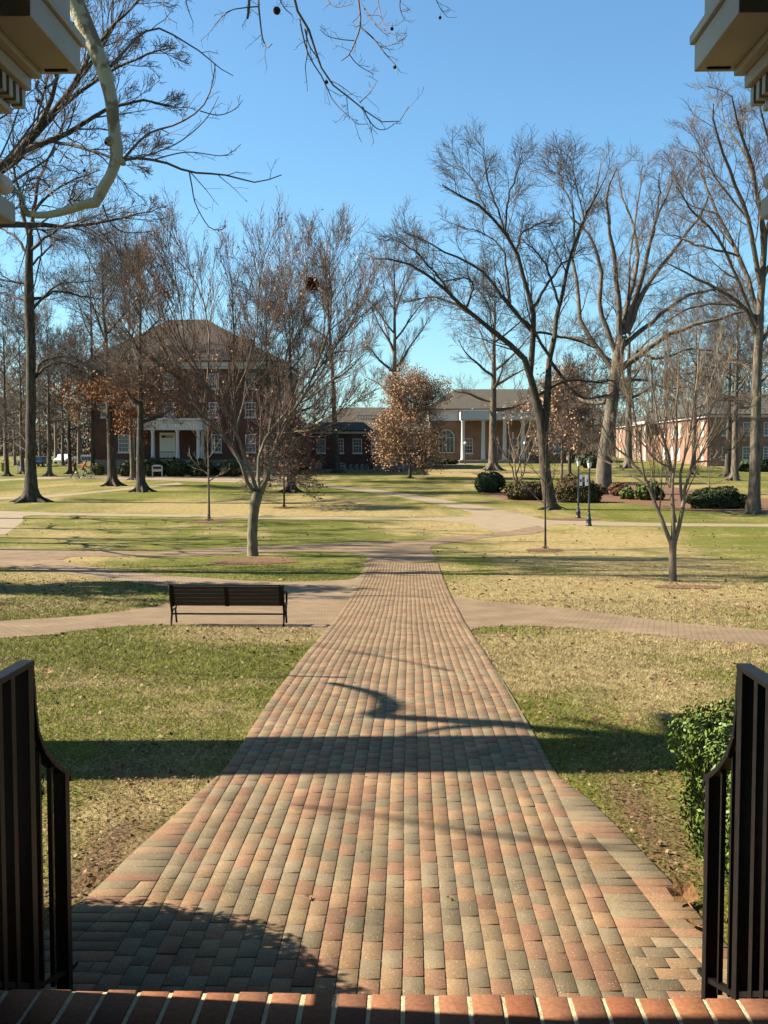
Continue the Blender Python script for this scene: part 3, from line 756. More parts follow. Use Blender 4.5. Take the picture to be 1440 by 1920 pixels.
def auto(name, label, base, H, r0, fork, spread, seed, mats, group=None, nl=13, spec=None, leaf=None, lean=0, el=(25, 70), flare=1.6, loc=None, top=.93, leader=True, lowleaf=None):
    """generic bare tree: base Vector, total height, trunk radius, height of first limbs, crown half-width"""
    rng = np.random.default_rng(seed)
    root = empty(name, base, label, 'tree', group); b = np.array(base)
    zs = np.linspace(0, 1, 9); off = np.cumsum(rng.normal(0, .012*H/8, (9, 2)), axis=0)
    pts = [(b[0]+off[i, 0]+lean*zs[i]**1.3*H, b[1]+off[i, 1], b[2]-.1+zs[i]*H*top) for i in range(9)]
    rad = [r0*flare]+[r0*(1-.9*z**(.9 if fork/H > .3 else .75)) for z in zs[1:]]
    pts = [pts[0], tuple(np.array(pts[0])*.92+np.array(pts[1])*.08), tuple(np.array(pts[0])*.75+np.array(pts[1])*.25)]+pts[1:]; rad = [rad[0], r0*1.25, r0*1.02]+rad[1:]
    tp, tr = resample(pts, rad, 22); wood = [(tp, tr, 12)]
    for a in range(5):
        an = a*1.25+rng.uniform(0, .5); dv = np.array([math.cos(an), math.sin(an), 0]); q = [b+dv*r0*.3+[0, 0, r0*2], b+dv*r0*1.1+[0, 0, r0*.8], b+dv*r0*2+[0, 0, .1], b+dv*r0*3+[0, 0, 0]]
        wood.append((*resample(q, [r0*.45, r0*.38, r0*.24, r0*.1], 7), 7))
    LB = []
    for i in range(nl):
        h = fork+(H*top-fork)*(i+rng.uniform(0, .8))/nl*.96; f = (h-fork)/(H-fork)
        pos = np.array([np.interp(h, tp[:, 2]-b[2], tp[:, c]) for c in range(3)]); rp = np.interp(h, tp[:, 2]-b[2], tr)
        az = i*2.4+rng.uniform(-.5, .5); env = spread*(math.sin(math.pi*min(max(.22+f*.78, 0), 1))**.7)*rng.uniform(.75, 1.1)
        e = R(el[0]+(el[1]-el[0])*f+rng.uniform(-8, 8)); L = max(env/max(math.cos(e), .35), 1.0)
        L = min(L, (H-h)*1.15+1.2)
        dv = np.array([math.cos(az)*math.cos(e), math.sin(az)*math.cos(e), math.sin(e)]); q = [pos]; dd = dv.copy()
        for _ in range(5):
            q.append(q[-1]+dd*L/5); dd = nrm(dd+rng.normal(0, .12, 3)+np.array([0, 0, .06]))
        rl = min(rp*.68, r0*.5)*(.8 if f > .5 else 1)
        p, r = resample(q, [rl, rl*.85, rl*.7, rl*.52, rl*.36, rl*.2], 12); LB.append((p, r)); wood.append((p, r, 7))
    if leader: LB.append((resample(pts[-4:], rad[-4:], 12)))
    sp = spec or [dict(n=7, lr=.42, ang=.75, up=.18, K=6, t0=.25, sides=5), dict(n=6, lr=.5, ang=.7, up=.15, K=5, sides=3), dict(n=5, lr=.55, ang=.6, up=.1, K=4, sides=3)]
    lv = levels_of(LB, sp, rng); lf = None
    if leaf:
        n_, size, mt, sp_ = leaf; src = lv[-1][0]
        if lowleaf: 
            src = src[src[:, -1, 2] < b[2]+lowleaf]
            if len(src) == 0: src = lv[-1][0]
        lf = [(leaf_quads(src, n_, size, rng, sp_), mt)]
    finish_tree(root, wood, lv, mats, lf)
    return root

# -- the vase-shaped leafless tree beside the walk
v4 = lambda x, y, r: (240+x*.3438, 400+y*.3438, r)
def lower(L_, y0=620, k=.925): return [[(a, b if b > y0 else y0-(y0-b)*k, r) for a, b, r in q] for q in L_]
VASE = [
 [(480, 930, 6.5), v4(660, 1500, 6), v4(575, 1270, 4.8), v4(410, 1100, 4), v4(300, 920, 3), v4(150, 800, 2.1), v4(0, 720, 1.2)],
 [v4(577, 1275, 4), v4(580, 1200, 3.5), v4(580, 1000, 3), v4(575, 600, 2.2), v4(560, 300, 1.2)],
 [(483, 925, 6), v4(640, 1330, 4.2), v4(590, 1200, 3.6), v4(480, 1000, 3), v4(350, 850, 2.4), v4(250, 560, 1.6), v4(170, 350, .9)],
 [(485, 925, 6), v4(700, 1450, 5), v4(730, 1280, 4.3), v4(770, 1190, 3.7), v4(880, 1070, 3), v4(1000, 1000, 2.4), v4(1150, 880, 1.8), v4(1300, 760, 1)],
 [(490, 925, 7), v4(770, 1400, 5.5), v4(800, 1260, 4.5), v4(860, 1130, 3.8), v4(950, 1010, 3), v4(1060, 850, 2.4), v4(1150, 690, 1.8), v4(1230, 450, 1)],
 [v4(770, 1190, 3.4), v4(830, 950, 3), v4(880, 700, 2.4), v4(960, 450, 1.8), v4(985, 200, 1)],
 [v4(580, 1000, 2.6), v4(650, 850, 2.2), v4(700, 600, 1.7), v4(720, 330, 1.2), v4(760, 150, .8)],
 [v4(410, 1100, 3), v4(440, 800, 2.4), v4(420, 500, 1.8), v4(340, 300, 1.3), v4(280, 120, .8)],
 [v4(950, 1010, 2.6), v4(1080, 700, 2), v4(1110, 450, 1.5), v4(1100, 230, .9)],
 [v4(430, 1110, 2.4), v4(250, 1000, 1.8), v4(100, 950, 1.4), v4(-40, 940, .8)],
 [v4(800, 1200, 2.2), v4(950, 1190, 1.8), v4(1100, 1130, 1.3), v4(1200, 1050, .8)],
 [v4(590, 1240, 2.6), v4(640, 1000, 2.2), v4(790, 700, 1.8), v4(850, 450, 1.4), v4(860, 220, .8)],
 [v4(500, 1040, 2.4), v4(330, 760, 1.9), v4(290, 500, 1.5), v4(240, 230, .8)],
 [v4(880, 1060, 2.4), v4(1000, 900, 2), v4(1200, 620, 1.6), v4(1290, 420, .9)],
 [v4(300, 920, 2), v4(150, 650, 1.6), v4(60, 420, 1.2), v4(0, 250, .7)]]
vase, vlv = hero('spreading_tree', 'leafless vase shaped tree with smooth pale trunk in a mulch ring left of the walk', (475, 1042), [[(474, 1042, 9.8), (473, 1000, 9.5), (476, 960, 9.5), (484, 922, 10.5)]],
     [[(a, b, r*.78) for a, b, r in L_] for L_ in lower(VASE, 640, .93)], [dict(n=15, lr=.40, ang=.48, up=.24, K=7, t0=.15, sides=4, rmin=.010, wb=.07, lmax=2.7, lmin=1.3), dict(n=7, lr=.5, ang=.48, up=.2, K=6, sides=3, rmin=.0068, wb=.07, lmin=.8, lmax=1.4), dict(n=6, lr=.5, ang=.5, up=.15, K=4, sides=3, rmin=.0048, lmin=.35, lmax=.8)],
     (M['bark_smooth'], M['twig_vase']), 3, depth=4.2, leaf=(1500, .055, M['leaf_brown'], .06), flare=1.25)
gv = G(475, 1042)
c = P(585, 533, gv.y); r_ = np.random.default_rng(8)
V, F = flakes(c.x+r_.normal(0, .11, 420), c.y+r_.normal(0, .11, 420), c.z+r_.normal(0, .12, 420), r_.uniform(.05, .09, 420), 4, 2)
o = link('leaf_nest', npmesh('leaf_nest', V, F), M['leaf_dark']); tag(o, 'dark ball of dead leaves and twigs lodged high in the vase shaped tree', 'nest')

# -- double-stemmed oak right of centre
v5 = lambda x, y, r: (640+x*.3855, 220+y*.3855, r)
OAK = [
 [v5(950, 1380, 8), v5(915, 1250, 7), v5(870, 1150, 6), v5(780, 1080, 5.2), v5(700, 1000, 4.6), v5(600, 930, 4), v5(520, 830, 3.4), v5(400, 730, 2.7), v5(280, 670, 2), v5(120, 660, 1)],
 [v5(918, 1260, 6), v5(930, 1100, 6), v5(935, 930, 5.2), v5(890, 800, 4.4), v5(850, 620, 3.8), v5(790, 520, 3.2), v5(700, 400, 2.6), v5(600, 340, 2), v5(490, 270, 1)],
 [v5(935, 910, 3.6), v5(970, 860, 3.2), v5(1050, 720, 2.6), v5(1090, 680, 1.8), v5(1180, 600, 1)],
 [v5(850, 620, 2.6), v5(872, 540, 2.2), v5(930, 490, 1.8), v5(1000, 460, 1)],
 [v5(925, 1040, 4.2), v5(870, 960, 3.8), v5(800, 880, 3.3), v5(700, 740, 2.8), v5(600, 670, 2.3), v5(500, 620, 1.9), v5(400, 560, 1.5), v5(300, 520, .9)],
 [v5(800, 1090, 3.8), v5(720, 1020, 3.4), v5(640, 960, 3), v5(540, 890, 2.4), v5(430, 862, 1.8), v5(300, 890, .9)],
 [v5(1000, 1400, 7), v5(1010, 1200, 6.2), v5(1040, 1050, 5.2), v5(1060, 900, 4.4), v5(1100, 720, 3.7), v5(1130, 600, 3), v5(1180, 450, 2.4), v5(1240, 330, 1.7), v5(1290, 220, .9)],
 [v5(1125, 620, 2.8), v5(1130, 420, 2.2), v5(1080, 290, 1.7), v5(1000, 230, .9)],
 [v5(1020, 1170, 3.5), v5(960, 1080, 3), v5(930, 1020, 2.4), v5(820, 900, 1.6), v5(760, 760, .9)],
 [v5(962, 1350, 3), v5(1050, 1300, 2.6), v5(1150, 1275, 2.2), v5(1240, 1290, 1.8), v5(1330, 1280, 1)],
 [v5(1020, 1190, 4), v5(1090, 1290, 3.6), v5(1150, 1350, 3.2), v5(1240, 1365, 2.6), v5(1320, 1350, 1.4)],
 [v5(790, 520, 2.4), v5(760, 400, 2), v5(705, 220, 1.4), v5(690, 80, .7)],
 [v5(795, 520, 2.4), v5(815, 330, 1.9), v5(860, 200, 1.4), v5(870, 130, .7)],
 [v5(820, 900, 3), v5(810, 740, 2.4), v5(780, 600, 1.9), v5(720, 540, 1.4), v5(560, 480, .8)],
 [v5(700, 400, 2), v5(640, 250, 1.5), v5(560, 150, .8)],
 [v5(520, 830, 2.4), v5(480, 760, 2), v5(380, 640, 1.5), v5(280, 570, .8)],
 [v5(1060, 900, 3), v5(1000, 700, 2.4), v5(960, 640, 1.8), v5(880, 560, 1)],
 [v5(930, 1050, 3), v5(1040, 1060, 2.6), v5(1150, 1090, 2.2), v5(1240, 1120, 1.3)],
 [v5(1080, 290, 1.8), v5(1060, 200, 1.3), v5(1070, 100, .7)],
 [v5(1180, 450, 2), v5(1150, 300, 1.5), v5(1110, 120, .7)],
 [v5(600, 930, 2.6), v5(640, 800, 2.2), v5(600, 760, 1.6), v5(500, 780, .9)]]
oakspec = [dict(n=10, lr=.26, ang=.72, up=.12, K=6, t0=.15, sides=4, rmin=.018, lmax=3.6, lmin=1.5), dict(n=7, lr=.55, ang=.75, up=.06, K=5, sides=3, rmin=.010, lmin=.95, lmax=2.2), dict(n=7, lr=.6, ang=.7, up=.06, K=4, sides=3, rmin=.0068, lmin=0.5, lmax=1.1)]
hero('oak_tree', 'tall leafless oak splitting low into two stems, its limbs sweeping far left over the walk', (1032, 955), [[v5(1020, 1905, 11.5), v5(990, 1700, 10), v5(975, 1500, 9), v5(948, 1375, 8.5)], [v5(985, 1600, 7), v5(992, 1500, 6.5), v5(1000, 1400, 6.5), v5(1008, 1250, 6)]],
     lower(OAK), oakspec, (M['bark_dark'], M['twig_dark']), 5, depth=5, flare=1.5)
# -- broad oak behind the lamp posts
v6 = lambda x, y, r: (1040+x*.484, 180+y*.484, r)
OAK2 = [
 [v6(240, 1080, 7), v6(170, 980, 6), v6(100, 880, 5), v6(95, 750, 4), v6(70, 600, 3.2), v6(110, 470, 2.6), v6(150, 350, 2), v6(180, 200, 1)],
 [v6(240, 1000, 6), v6(180, 820, 5), v6(180, 650, 4), v6(140, 520, 3), v6(60, 430, 1.5)],
 [v6(255, 960, 7), v6(242, 700, 5), v6(215, 500, 3.6), v6(200, 350, 2.4), v6(240, 230, 1.2)],
 [v6(265, 920, 6.5), v6(285, 780, 5), v6(320, 640, 4), v6(310, 480, 3), v6(260, 350, 2), v6(245, 240, 1)],
 [v6(275, 900, 6.5), v6(330, 700, 5), v6(360, 580, 4), v6(385, 480, 3), v6(430, 350, 2), v6(490, 230, 1)],
 [v6(280, 920, 6), v6(360, 720, 4.6), v6(470, 560, 3.4), v6(560, 430, 2.2), v6(600, 330, 1.1)],
 [v6(262, 970, 6.5), v6(350, 900, 5), v6(460, 800, 4), v6(560, 745, 3), v6(700, 740, 1.6)],
 [v6(250, 1060, 8), v6(330, 1000, 6.5), v6(430, 930, 5.2), v6(520, 890, 4.2), v6(640, 860, 3), v6(750, 825, 1.6)],
 [v6(235, 1100, 5), v6(190, 1010, 4.4), v6(130, 950, 3.8), v6(70, 935, 2.8), v6(10, 935, 1.5)],
 [v6(235, 1130, 5), v6(180, 1190, 4.4), v6(110, 1180, 3.8), v6(60, 1130, 3), v6(10, 1060, 1.6)],
 [v6(370, 540, 2.6), v6(400, 400, 2), v6(405, 250, 1)],
 [v6(285, 780, 3), v6(290, 600, 2.2), v6(330, 330, 1.6), v6(340, 215, .8)],
 [v6(320, 990, 4), v6(400, 1020, 3), v6(520, 980, 2.2), v6(650, 1000, 1.2)],
 [v6(250, 1110, 4), v6(340, 1100, 3), v6(440, 1130, 2), v6(540, 1120, 1)]]
hero('oak_tree', 'broad leafless oak with thick grey trunk in the shrub bed behind the lamp posts', (1130, 926), [[v6(186, 1545, 15), v6(195, 1380, 12.5), v6(215, 1250, 11.5), v6(238, 1060, 10.5), v6(258, 930, 9)]],
     lower(OAK2), oakspec, (M['bark'], M['twig']), 6, depth=6, flare=1.35)
# -- crape myrtle on the right
CR = [
 [v6(452, 1735, 5), v6(400, 1600, 4), v6(350, 1490, 3.2), v6(290, 1405, 2.6), v6(220, 1340, 1.8), v6(160, 1230, .9)],
 [v6(458, 1730, 5), v6(456, 1560, 4.2), v6(450, 1440, 3.2), v6(420, 1330, 2.6), v6(390, 1200, 1.8), v6(370, 1000, .8)],
 [v6(465, 1730, 5), v6(495, 1580, 4.2), v6(530, 1440, 3.2), v6(560, 1330, 2.4), v6(620, 1180, 1.6), v6(680, 1000, .8)],
 [v6(497, 1590, 3.4), v6(485, 1470, 3), v6(520, 1320, 2.4), v6(545, 1150, 1.7), v6(560, 930, .8)],
 [v6(456, 1540, 3), v6(470, 1400, 2.6), v6(470, 1250, 2), v6(480, 1080, 1.4), v6(470, 880, .7)],
 [v6(350, 1490, 2.2), v6(330, 1350, 1.9), v6(300, 1200, 1.4), v6(250, 1020, .7)],
 [v6(450, 1440, 2), v6(380, 1400, 1.7), v6(330, 1330, 1.3), v6(240, 1280, .7)],
 [v6(530, 1440, 2.4), v6(600, 1350, 2), v6(680, 1270, 1.5), v6(770, 1200, .8)],
 [v6(540, 1420, 2), v6(640, 1400, 1.5), v6(740, 1330, .9)],
 [v6(360, 1510, 2), v6(250, 1440, 1.6), v6(170, 1400, 1.2), v6(110, 1330, .7)],
 [v6(470, 1650, 2.6), v6(440, 1500, 2.2), v6(420, 1430, 1.7), v6(360, 1250, 1.2), v6(330, 1030, .7)],
 [v6(520, 1320, 1.8), v6(600, 1150, 1.4), v6(630, 950, .7)],
 [v6(420, 1330, 1.8), v6(440, 1150, 1.4), v6(430, 930, .7)]]
hero('crape_myrtle', 'small leafless tree with tan forking stems standing alone on the near right lawn', (1262, 1090), [[v6(458, 1882, 7), v6(457, 1790, 6.5), v6(458, 1720, 7.5)]],
     CR, [dict(n=11, lr=.36, ang=.45, up=.45, K=6, t0=.2, sides=3, rmin=.008, wb=.07), dict(n=7, lr=.6, ang=.45, up=.4, K=5, sides=3, rmin=.006, wb=.07), dict(n=4, lr=.6, ang=.45, up=.3, K=4, sides=3, rmin=.004)],
     (M['bark_tan'], M['twig_tan']), 9, depth=2.6, flare=1.1)
# -- tall straight tree at far left
v7 = lambda x, y, r: (x*.3022, 380+y*.3022, r)
LT = [
 [v7(185, 600, 4), v7(260, 590, 3.2), v7(360, 545, 2.6), v7(480, 575, 2), v7(620, 600, 1)],
 [v7(205, 660, 3.2), v7(300, 560, 2.4), v7(380, 500, 1.8), v7(600, 490, .9)],
 [v7(180, 500, 3.2), v7(90, 490, 2.6), v7(0, 475, 2), v7(-120, 440, 1)],
 [v7(170, 620, 3), v7(100, 590, 2.4), v7(0, 560, 1.8), v7(-100, 560, .9)],
 [v7(215, 1090, 3.4), v7(245, 1000, 2.8), v7(330, 960, 2.2), v7(450, 960, 1.6), v7(560, 1010, .9)],
 [v7(225, 1080, 3), v7(300, 1010, 2.4), v7(420, 1000, 1.7), v7(520, 1050, .9)],
 [v7(185, 300, 4), v7(300, 200, 3), v7(420, 130, 2.2), v7(560, 90, 1.4), v7(720, 60, .8)],
 [v7(175, 320, 3.4), v7(80, 200, 2.6), v7(0, 160, 1.8), v7(-100, 60, .9)],
 [v7(185, 200, 5), v7(215, 0, 4), v7(260, -180, 3), v7(330, -350, 2), v7(400, -520, 1)],
 [v7(180, 210, 4.5), v7(130, 0, 3.6), v7(90, -200, 2.8), v7(80, -400, 1.8), v7(60, -550, 1)],
 [v7(210, 60, 3), v7(320, -60, 2.4), v7(480, -150, 1.8), v7(620, -200, .9)],
 [v7(185, 400, 3), v7(260, 320, 2.3), v7(350, 240, 1.7), v7(430, 210, .9)],
 [v7(175, 1520, 1.6), v7(130, 1440, 1.2), v7(80, 1380, .9), v7(20, 1360, .5)],
 [v7(170, 1550, 1.6), v7(110, 1500, 1.2), v7(40, 1490, .8), v7(-10, 1480, .5)]]
hero('shade_tree', 'tall dark tree with a long straight trunk, leftmost of the large trees', (58, 941), [[v7(193, 1850, 13), v7(190, 1600, 9.5), v7(192, 1200, 9), v7(192, 900, 8.8), v7(180, 600, 9.5), v7(178, 400, 7.5), v7(187, 200, 6)]],
     LT, oakspec, (M['bark_dark'], M['twig_dark']), 12, depth=6, flare=1.8)

TW = (M['bark'], M['twig']); TD = (M['bark_dark'], M['twig_dark'])
def A(name, label, px, py, top, r, fork, spr, seed, mats=TW, **kw):
    g = G(px, py); k = g.y/FPX
    return auto(name, label, g, (py-top)*k, r*k, (py-fork)*k, spr*k, seed, mats, **kw)
full = [dict(n=9, lr=.42, ang=.75, up=.12, K=6, t0=.15, sides=4, rmin=.018, lmin=1.6, lmax=4), dict(n=7, lr=.5, ang=.68, up=.08, K=5, sides=3, rmin=.011, lmin=1.0), dict(n=7, lr=.65, ang=.6, up=.06, K=4, sides=3, rmin=.0075, lmin=0.5)]
up_ = [dict(n=9, lr=.42, ang=.6, up=.22, K=6, t0=.2, sides=4, rmin=.016, lmin=1.5, lmax=4), dict(n=6, lr=.5, ang=.55, up=.16, K=5, sides=3, rmin=.011, lmin=.9), dict(n=7, lr=.55, ang=.5, up=.12, K=4, sides=3, rmin=.0078, lmin=0.5)]
A('oak_tree', 'oak with rusty leaves low on its left, left of the pair before the brick building', 211, 911, 430, 9.5, 815, 100, 21, TD, nl=15, spec=full, leaf=(4200, .10, M['leaf_rust'], .25), lean=-.03, el=(15, 70), lowleaf=9)
A('oak_tree', 'oak with forked dark trunk, right of the pair before the left brick building', 266, 922, 470, 9.5, 800, 95, 22, TD, nl=15, spec=full, leaf=(2200, .085, M['leaf_rust'], .25), el=(12, 70), lowleaf=10)
A('shade_tree', 'slender tall leafless tree directly behind the small tan leaved tree', 738, 884, 470, 8.5, 770, 76, 23, TW, nl=17, spec=up_, el=(35, 70))
A('shade_tree', 'tall leafless tree in front of the white columns, standing behind the round dark bush', 924, 882, 520, 9, 770, 90, 24, TW, nl=15, spec=full, el=(10, 65), leaf=(260, .16, M['leaf_brown'], .4), lowleaf=8)
A('shade_tree', 'thin dark tree leaning left before the low brick wing', 632, 886, 440, 6, 720, 80, 25, TD, nl=14, spec=up_, lean=-.06, el=(20, 65))
A('small_oak', 'small round tree full of dry tan leaves in the middle of the far lawn', 769, 897, 737, 3.2, 872, 56, 26, (M['bark_dark'], M['twig']), nl=22, spec=full, el=(-5, 60), leaf=(15000, .105, M['leaf_brown'], .25), flare=1.1)
g_ = A('shade_tree', 'tree with a thick dark trunk half hidden behind the vase shaped tree', 545, 923, 560, 9, 780, 75, 27, TD, nl=12, spec=full, el=(20, 70))
A('small_oak', 'thin sapling holding dark red dead leaves right of the vase shaped trunk', 533, 951, 808, 2.2, 905, 36, 28, (M['bark_dark'], M['twig_dark']), nl=16, spec=full[:2]+[dict(n=3, lr=.5, ang=.6, up=.1, K=4, sides=3, rmin=.006)], el=(-10, 60), leaf=(1500, .11, M['leaf_dark'], .2), flare=1.0)
sap = [dict(n=5, lr=.5, ang=.5, up=.25, K=5, t0=.15, sides=3, rmin=.007), dict(n=3, lr=.55, ang=.5, up=.2, K=4, sides=3, rmin=.005)]
A('sapling', 'young leafless tree in a mulch ring left of the vase shaped tree', 392, 977, 770, 3.0, 905, 52, 29, (M['bark_tan'], M['twig_tan']), nl=9, spec=sap, el=(30, 70), flare=1.0)
A('sapling', 'young leafless tree with dark thin trunk in a mulch ring right of the walk', 1022, 1029, 790, 2.6, 965, 60, 30, (M['bark_dark'], M['twig_dark']), nl=11, spec=sap, el=(25, 65), flare=1.0)
A('sapling', 'small bare tree in front of the low hedge at the right', 1328, 950, 862, 2.0, 915, 40, 31, (M['bark_tan'], M['twig']), nl=8, spec=sap, el=(15, 60), flare=1.0)
RT = [[(1421, 640, 5), (1395, 575, 4.2), (1340, 540, 3.4), (1290, 512, 2.4), (1248, 492, 1.1)], [(1424, 590, 6), (1385, 480, 4.8), (1345, 400, 3.6), (1318, 330, 2.2), (1300, 275, 1)],
 [(1428, 540, 6), (1400, 400, 4.6), (1362, 310, 3.4), (1340, 240, 2), (1338, 195, 1)], [(1424, 600, 4), (1370, 570, 3.4), (1300, 575, 2.4), (1255, 600, 1.1)], [(1432, 480, 5), (1420, 350, 3.8), (1390, 250, 2.6), (1372, 180, 1.1)],
 [(1422, 620, 4), (1350, 450, 3), (1300, 400, 2.2), (1268, 350, 1)], [(1436, 440, 4.5), (1450, 330, 3.2), (1430, 220, 2.2), (1415, 160, 1)], [(1430, 520, 5), (1490, 420, 3.8), (1520, 320, 2.4), (1530, 240, 1.1)],
 [(1421, 650, 5), (1480, 560, 4), (1540, 520, 3), (1600, 500, 1.2)], [(1420, 700, 3.4), (1380, 680, 2.6), (1330, 690, 1.8), (1290, 700, .9)], [(1420, 720, 3), (1460, 690, 2.4), (1520, 690, 1.2)], [(1400, 410, 2.6), (1340, 330, 2), (1305, 260, .9)],
 [(1418, 760, 2.4), (1370, 745, 1.8), (1320, 760, .9)], [(1385, 480, 2.8), (1310, 460, 2.2), (1262, 440, 1)], [(1345, 400, 2.2), (1290, 380, 1.5), (1262, 330, .8)], [(1436, 440, 4), (1400, 300, 2.6), (1360, 230, 1.6), (1352, 178, .8)]]
hero('shade_tree', 'tall leafless tree with a grey trunk near the right edge', (1413, 963), [[(1413, 963, 11), (1416, 850, 9.5), (1419, 720, 8.5), (1424, 600, 7.5), (1432, 480, 5.5), (1436, 430, 4.5)]], RT, oakspec, TW, 32, depth=7, flare=1.4)
A('shade_tree', 'leafless tree with spreading roots before the shaded right building', 1377, 901, 560, 7.5, 770, 85, 33, TW, nl=13, spec=full, el=(10, 65))
A('shade_tree', 'leafless dark tree just left of the tree with spreading roots at the right building', 1363, 893, 600, 6, 770, 70, 34, TD, nl=11, spec=full, el=(10, 65))
A('small_oak', 'small tree with orange brown leaves left of the lamp posts', 1053, 906, 745, 3, 850, 42, 35, (M['bark_tan'], M['twig']), nl=14, spec=full, el=(5, 70), leaf=(2000, .14, M['leaf_brown'], .3), flare=1.0)
A('small_oak', 'dark trunked tree with rust leaves just behind the lamp posts', 1068, 893, 735, 4, 830, 48, 36, (M['bark_dark'], M['twig']), nl=14, spec=full, el=(5, 70), leaf=(1400, .15, M['leaf_rust'], .3), flare=1.1)
A('shade_tree', 'thick leafless tree between the broad oak and the sunlit brick wall', 1178, 878, 520, 8, 760, 90, 37, TW, nl=13, spec=full, el=(10, 65))
A('shade_tree', 'pale leafless tree at the far left behind the tall dark tree', 92, 893, 590, 5, 800, 62, 38, TW, nl=12, spec=up_, el=(15, 70))
A('shade_tree', 'leafless tree with a dark trunk beside the two people', 131, 889, 640, 4.5, 810, 55, 39, TD, nl=12, spec=full, el=(10, 65), leaf=(500, .16, M['leaf_rust'], .4))
A('shade_tree', 'leafless tree at the left edge in front of the yellow box', 14, 893, 560, 4.5, 830, 80, 40, TD, nl=14, spec=full, el=(5, 70))
A('shade_tree', 'leafless tree behind the oaks whose crown rises above the cyclist', 176, 889, 455, 5.5, 770, 85, 45, TD, nl=15, spec=full, el=(15, 70), leaf=(400, .16, M['leaf_rust'], .4))
A('shade_tree', 'leafless tree low at the far left between the dark trunks', 42, 889, 600, 4.5, 800, 65, 46, TW, nl=13, spec=full, el=(15, 70))
A('shade_tree', 'leafless tree in front of the left brick building beside the portico', 250, 900, 480, 5, 720, 80, 47, TW, nl=14, spec=up_, el=(20, 70), leaf=(300, .12, M['leaf_brown'], .4))
A('shade_tree', 'leafless tree near the right corner of the left brick building', 500, 903, 540, 5.5, 760, 75, 48, TD, nl=14, spec=full, el=(15, 70))
A('shade_tree', 'leafless tree behind the low hedge left of the right edge tree', 1300, 890, 600, 5, 770, 75, 49, TW, nl=13, spec=full, el=(15, 65))
# multi-stemmed shrubby tree
ms = [[(968, 912, 1.8), (960, 880, 1.6), (945, 850, 1.3), (925, 825, .8)], [(968, 912, 1.8), (966, 870, 1.5), (958, 830, 1.2), (955, 790, .7)], [(969, 912, 1.8), (972, 870, 1.5), (985, 830, 1.2), (995, 790, .7)], [(970, 912, 1.6), (985, 875, 1.3), (1000, 840, 1), (1010, 810, .6)], [(969, 912, 1.4), (976, 880, 1.2), (972, 845, 1), (978, 800, .6)]]
hero('crape_myrtle', 'small multi stemmed leafless tree right of the round dark bush', (968, 912), [[(968, 912, 2.6), (968, 908, 2.4), (968, 905, 2.2)]], ms, [dict(n=7, lr=.4, ang=.45, up=.35, K=5, sides=3, rmin=.012), dict(n=5, lr=.55, ang=.45, up=.3, K=4, sides=3, rmin=.009)], (M['bark_tan'], M['twig_tan']), 44, depth=1.5, flare=1.0, roots=False)

# -- tree whose dark limbs enter at the upper left; its trunk stands off to the left
gL = Vector((-17.5, 33, float(gz(33)))); k33 = 33/FPX
LB = [
 [(-110, 420, 20), (-30, 340, 15), (30, 293, 12), (67, 247, 10), (110, 200, 8), (150, 143, 6), (190, 90, 4), (230, 20, 2)],
 [(20, 300, 8), (67, 273, 7), (133, 247, 5.5), (200, 205, 4), (270, 190, 2.6), (330, 200, 1.2)],
 [(60, 255, 6), (100, 180, 5), (110, 120, 3.5), (130, 60, 2.4), (170, -20, 1.2)],
 [(110, 205, 5), (180, 150, 3.6), (250, 110, 2.6), (320, 90, 1.2)],
 [(-110, 430, 12), (-20, 420, 9), (60, 420, 6), (140, 425, 4), (220, 410, 2.5), (290, 395, 1.2)],
 [(140, 150, 4), (200, 60, 3), (260, 0, 2), (300, -60, 1)],
 [(90, 262, 4), (160, 280, 3), (230, 300, 2.2), (290, 290, 1)],
 [(-60, 370, 7), (-20, 240, 5), (10, 150, 3.4), (20, 40, 1.6)]]
hero('shade_tree', 'dark leafless tree with thick limbs entering at upper left behind the pale limb', (-110, 1080), [[(-190, 1080, 26), (-185, 800, 22), (-160, 560, 20), (-112, 425, 17)]], LB,
     [dict(n=14, lr=.36, ang=.60, up=.14, K=6, t0=.15, sides=4, rmin=.010), dict(n=9, lr=.5, ang=.6, up=.10, K=5, sides=3, rmin=.008), dict(n=6, lr=.55, ang=.6, up=.05, K=4, sides=3, rmin=.0062)], TD, 50, depth=4, d=33)

# -- the pale-barked sycamore: trunk just out of frame at the left, one limb drooping into view
rs = np.random.default_rng(77)
sy = empty('sycamore_tree', (-7.0, 8.15, 0), 'pale barked tree with a thick limb drooping beside the left porch cornice', 'tree')
DS = 8.6
def lp(lst, d0=DS, d1=None):
    d1 = d0 if d1 is None else d1
    return [P(a, b, d0+(d1-d0)*i/(len(lst)-1)) for i, (a, b) in enumerate(lst)]
wood = []
tpts = [(-7.0, 7.75, -.1), (-7.0, 7.8, .5), (-6.9, 8.1, 2.5), (-6.7, 8.5, 5), (-6.4, 8.98, 7.4), (-6.1, 9.6, 9.5), (-5.9, 10.3, 12), (-5.6, 10.8, 15)]
wood.append((*resample(tpts, [.85, .62, .58, .55, .52, .40, .24, .08], 20), 18))
kS = DS/FPX
limb = lp([(110, -60), (138, 0), (166, 62), (192, 125), (208, 185), (214, 245), (219, 285), (216, 305), (207, 330), (190, 358), (180, 380), (160, 383), (128, 394), (88, 403), (52, 401), (44, 388), (46, 372), (30, 358), (3, 346), (-40, 330)])
lr_ = [19, 17, 15, 13.5, 11.5, 11, 12.5, 10, 9.5, 10.5, 9.5, 8, 7.5, 6.5, 6, 4.5, 4, 3.6, 3.2, 2]
start = [Vector((-6.2, 9.2, 6.9)), Vector((-5.2, 9.0, 7.6)), Vector((-4.0, 8.7, 7.3))]
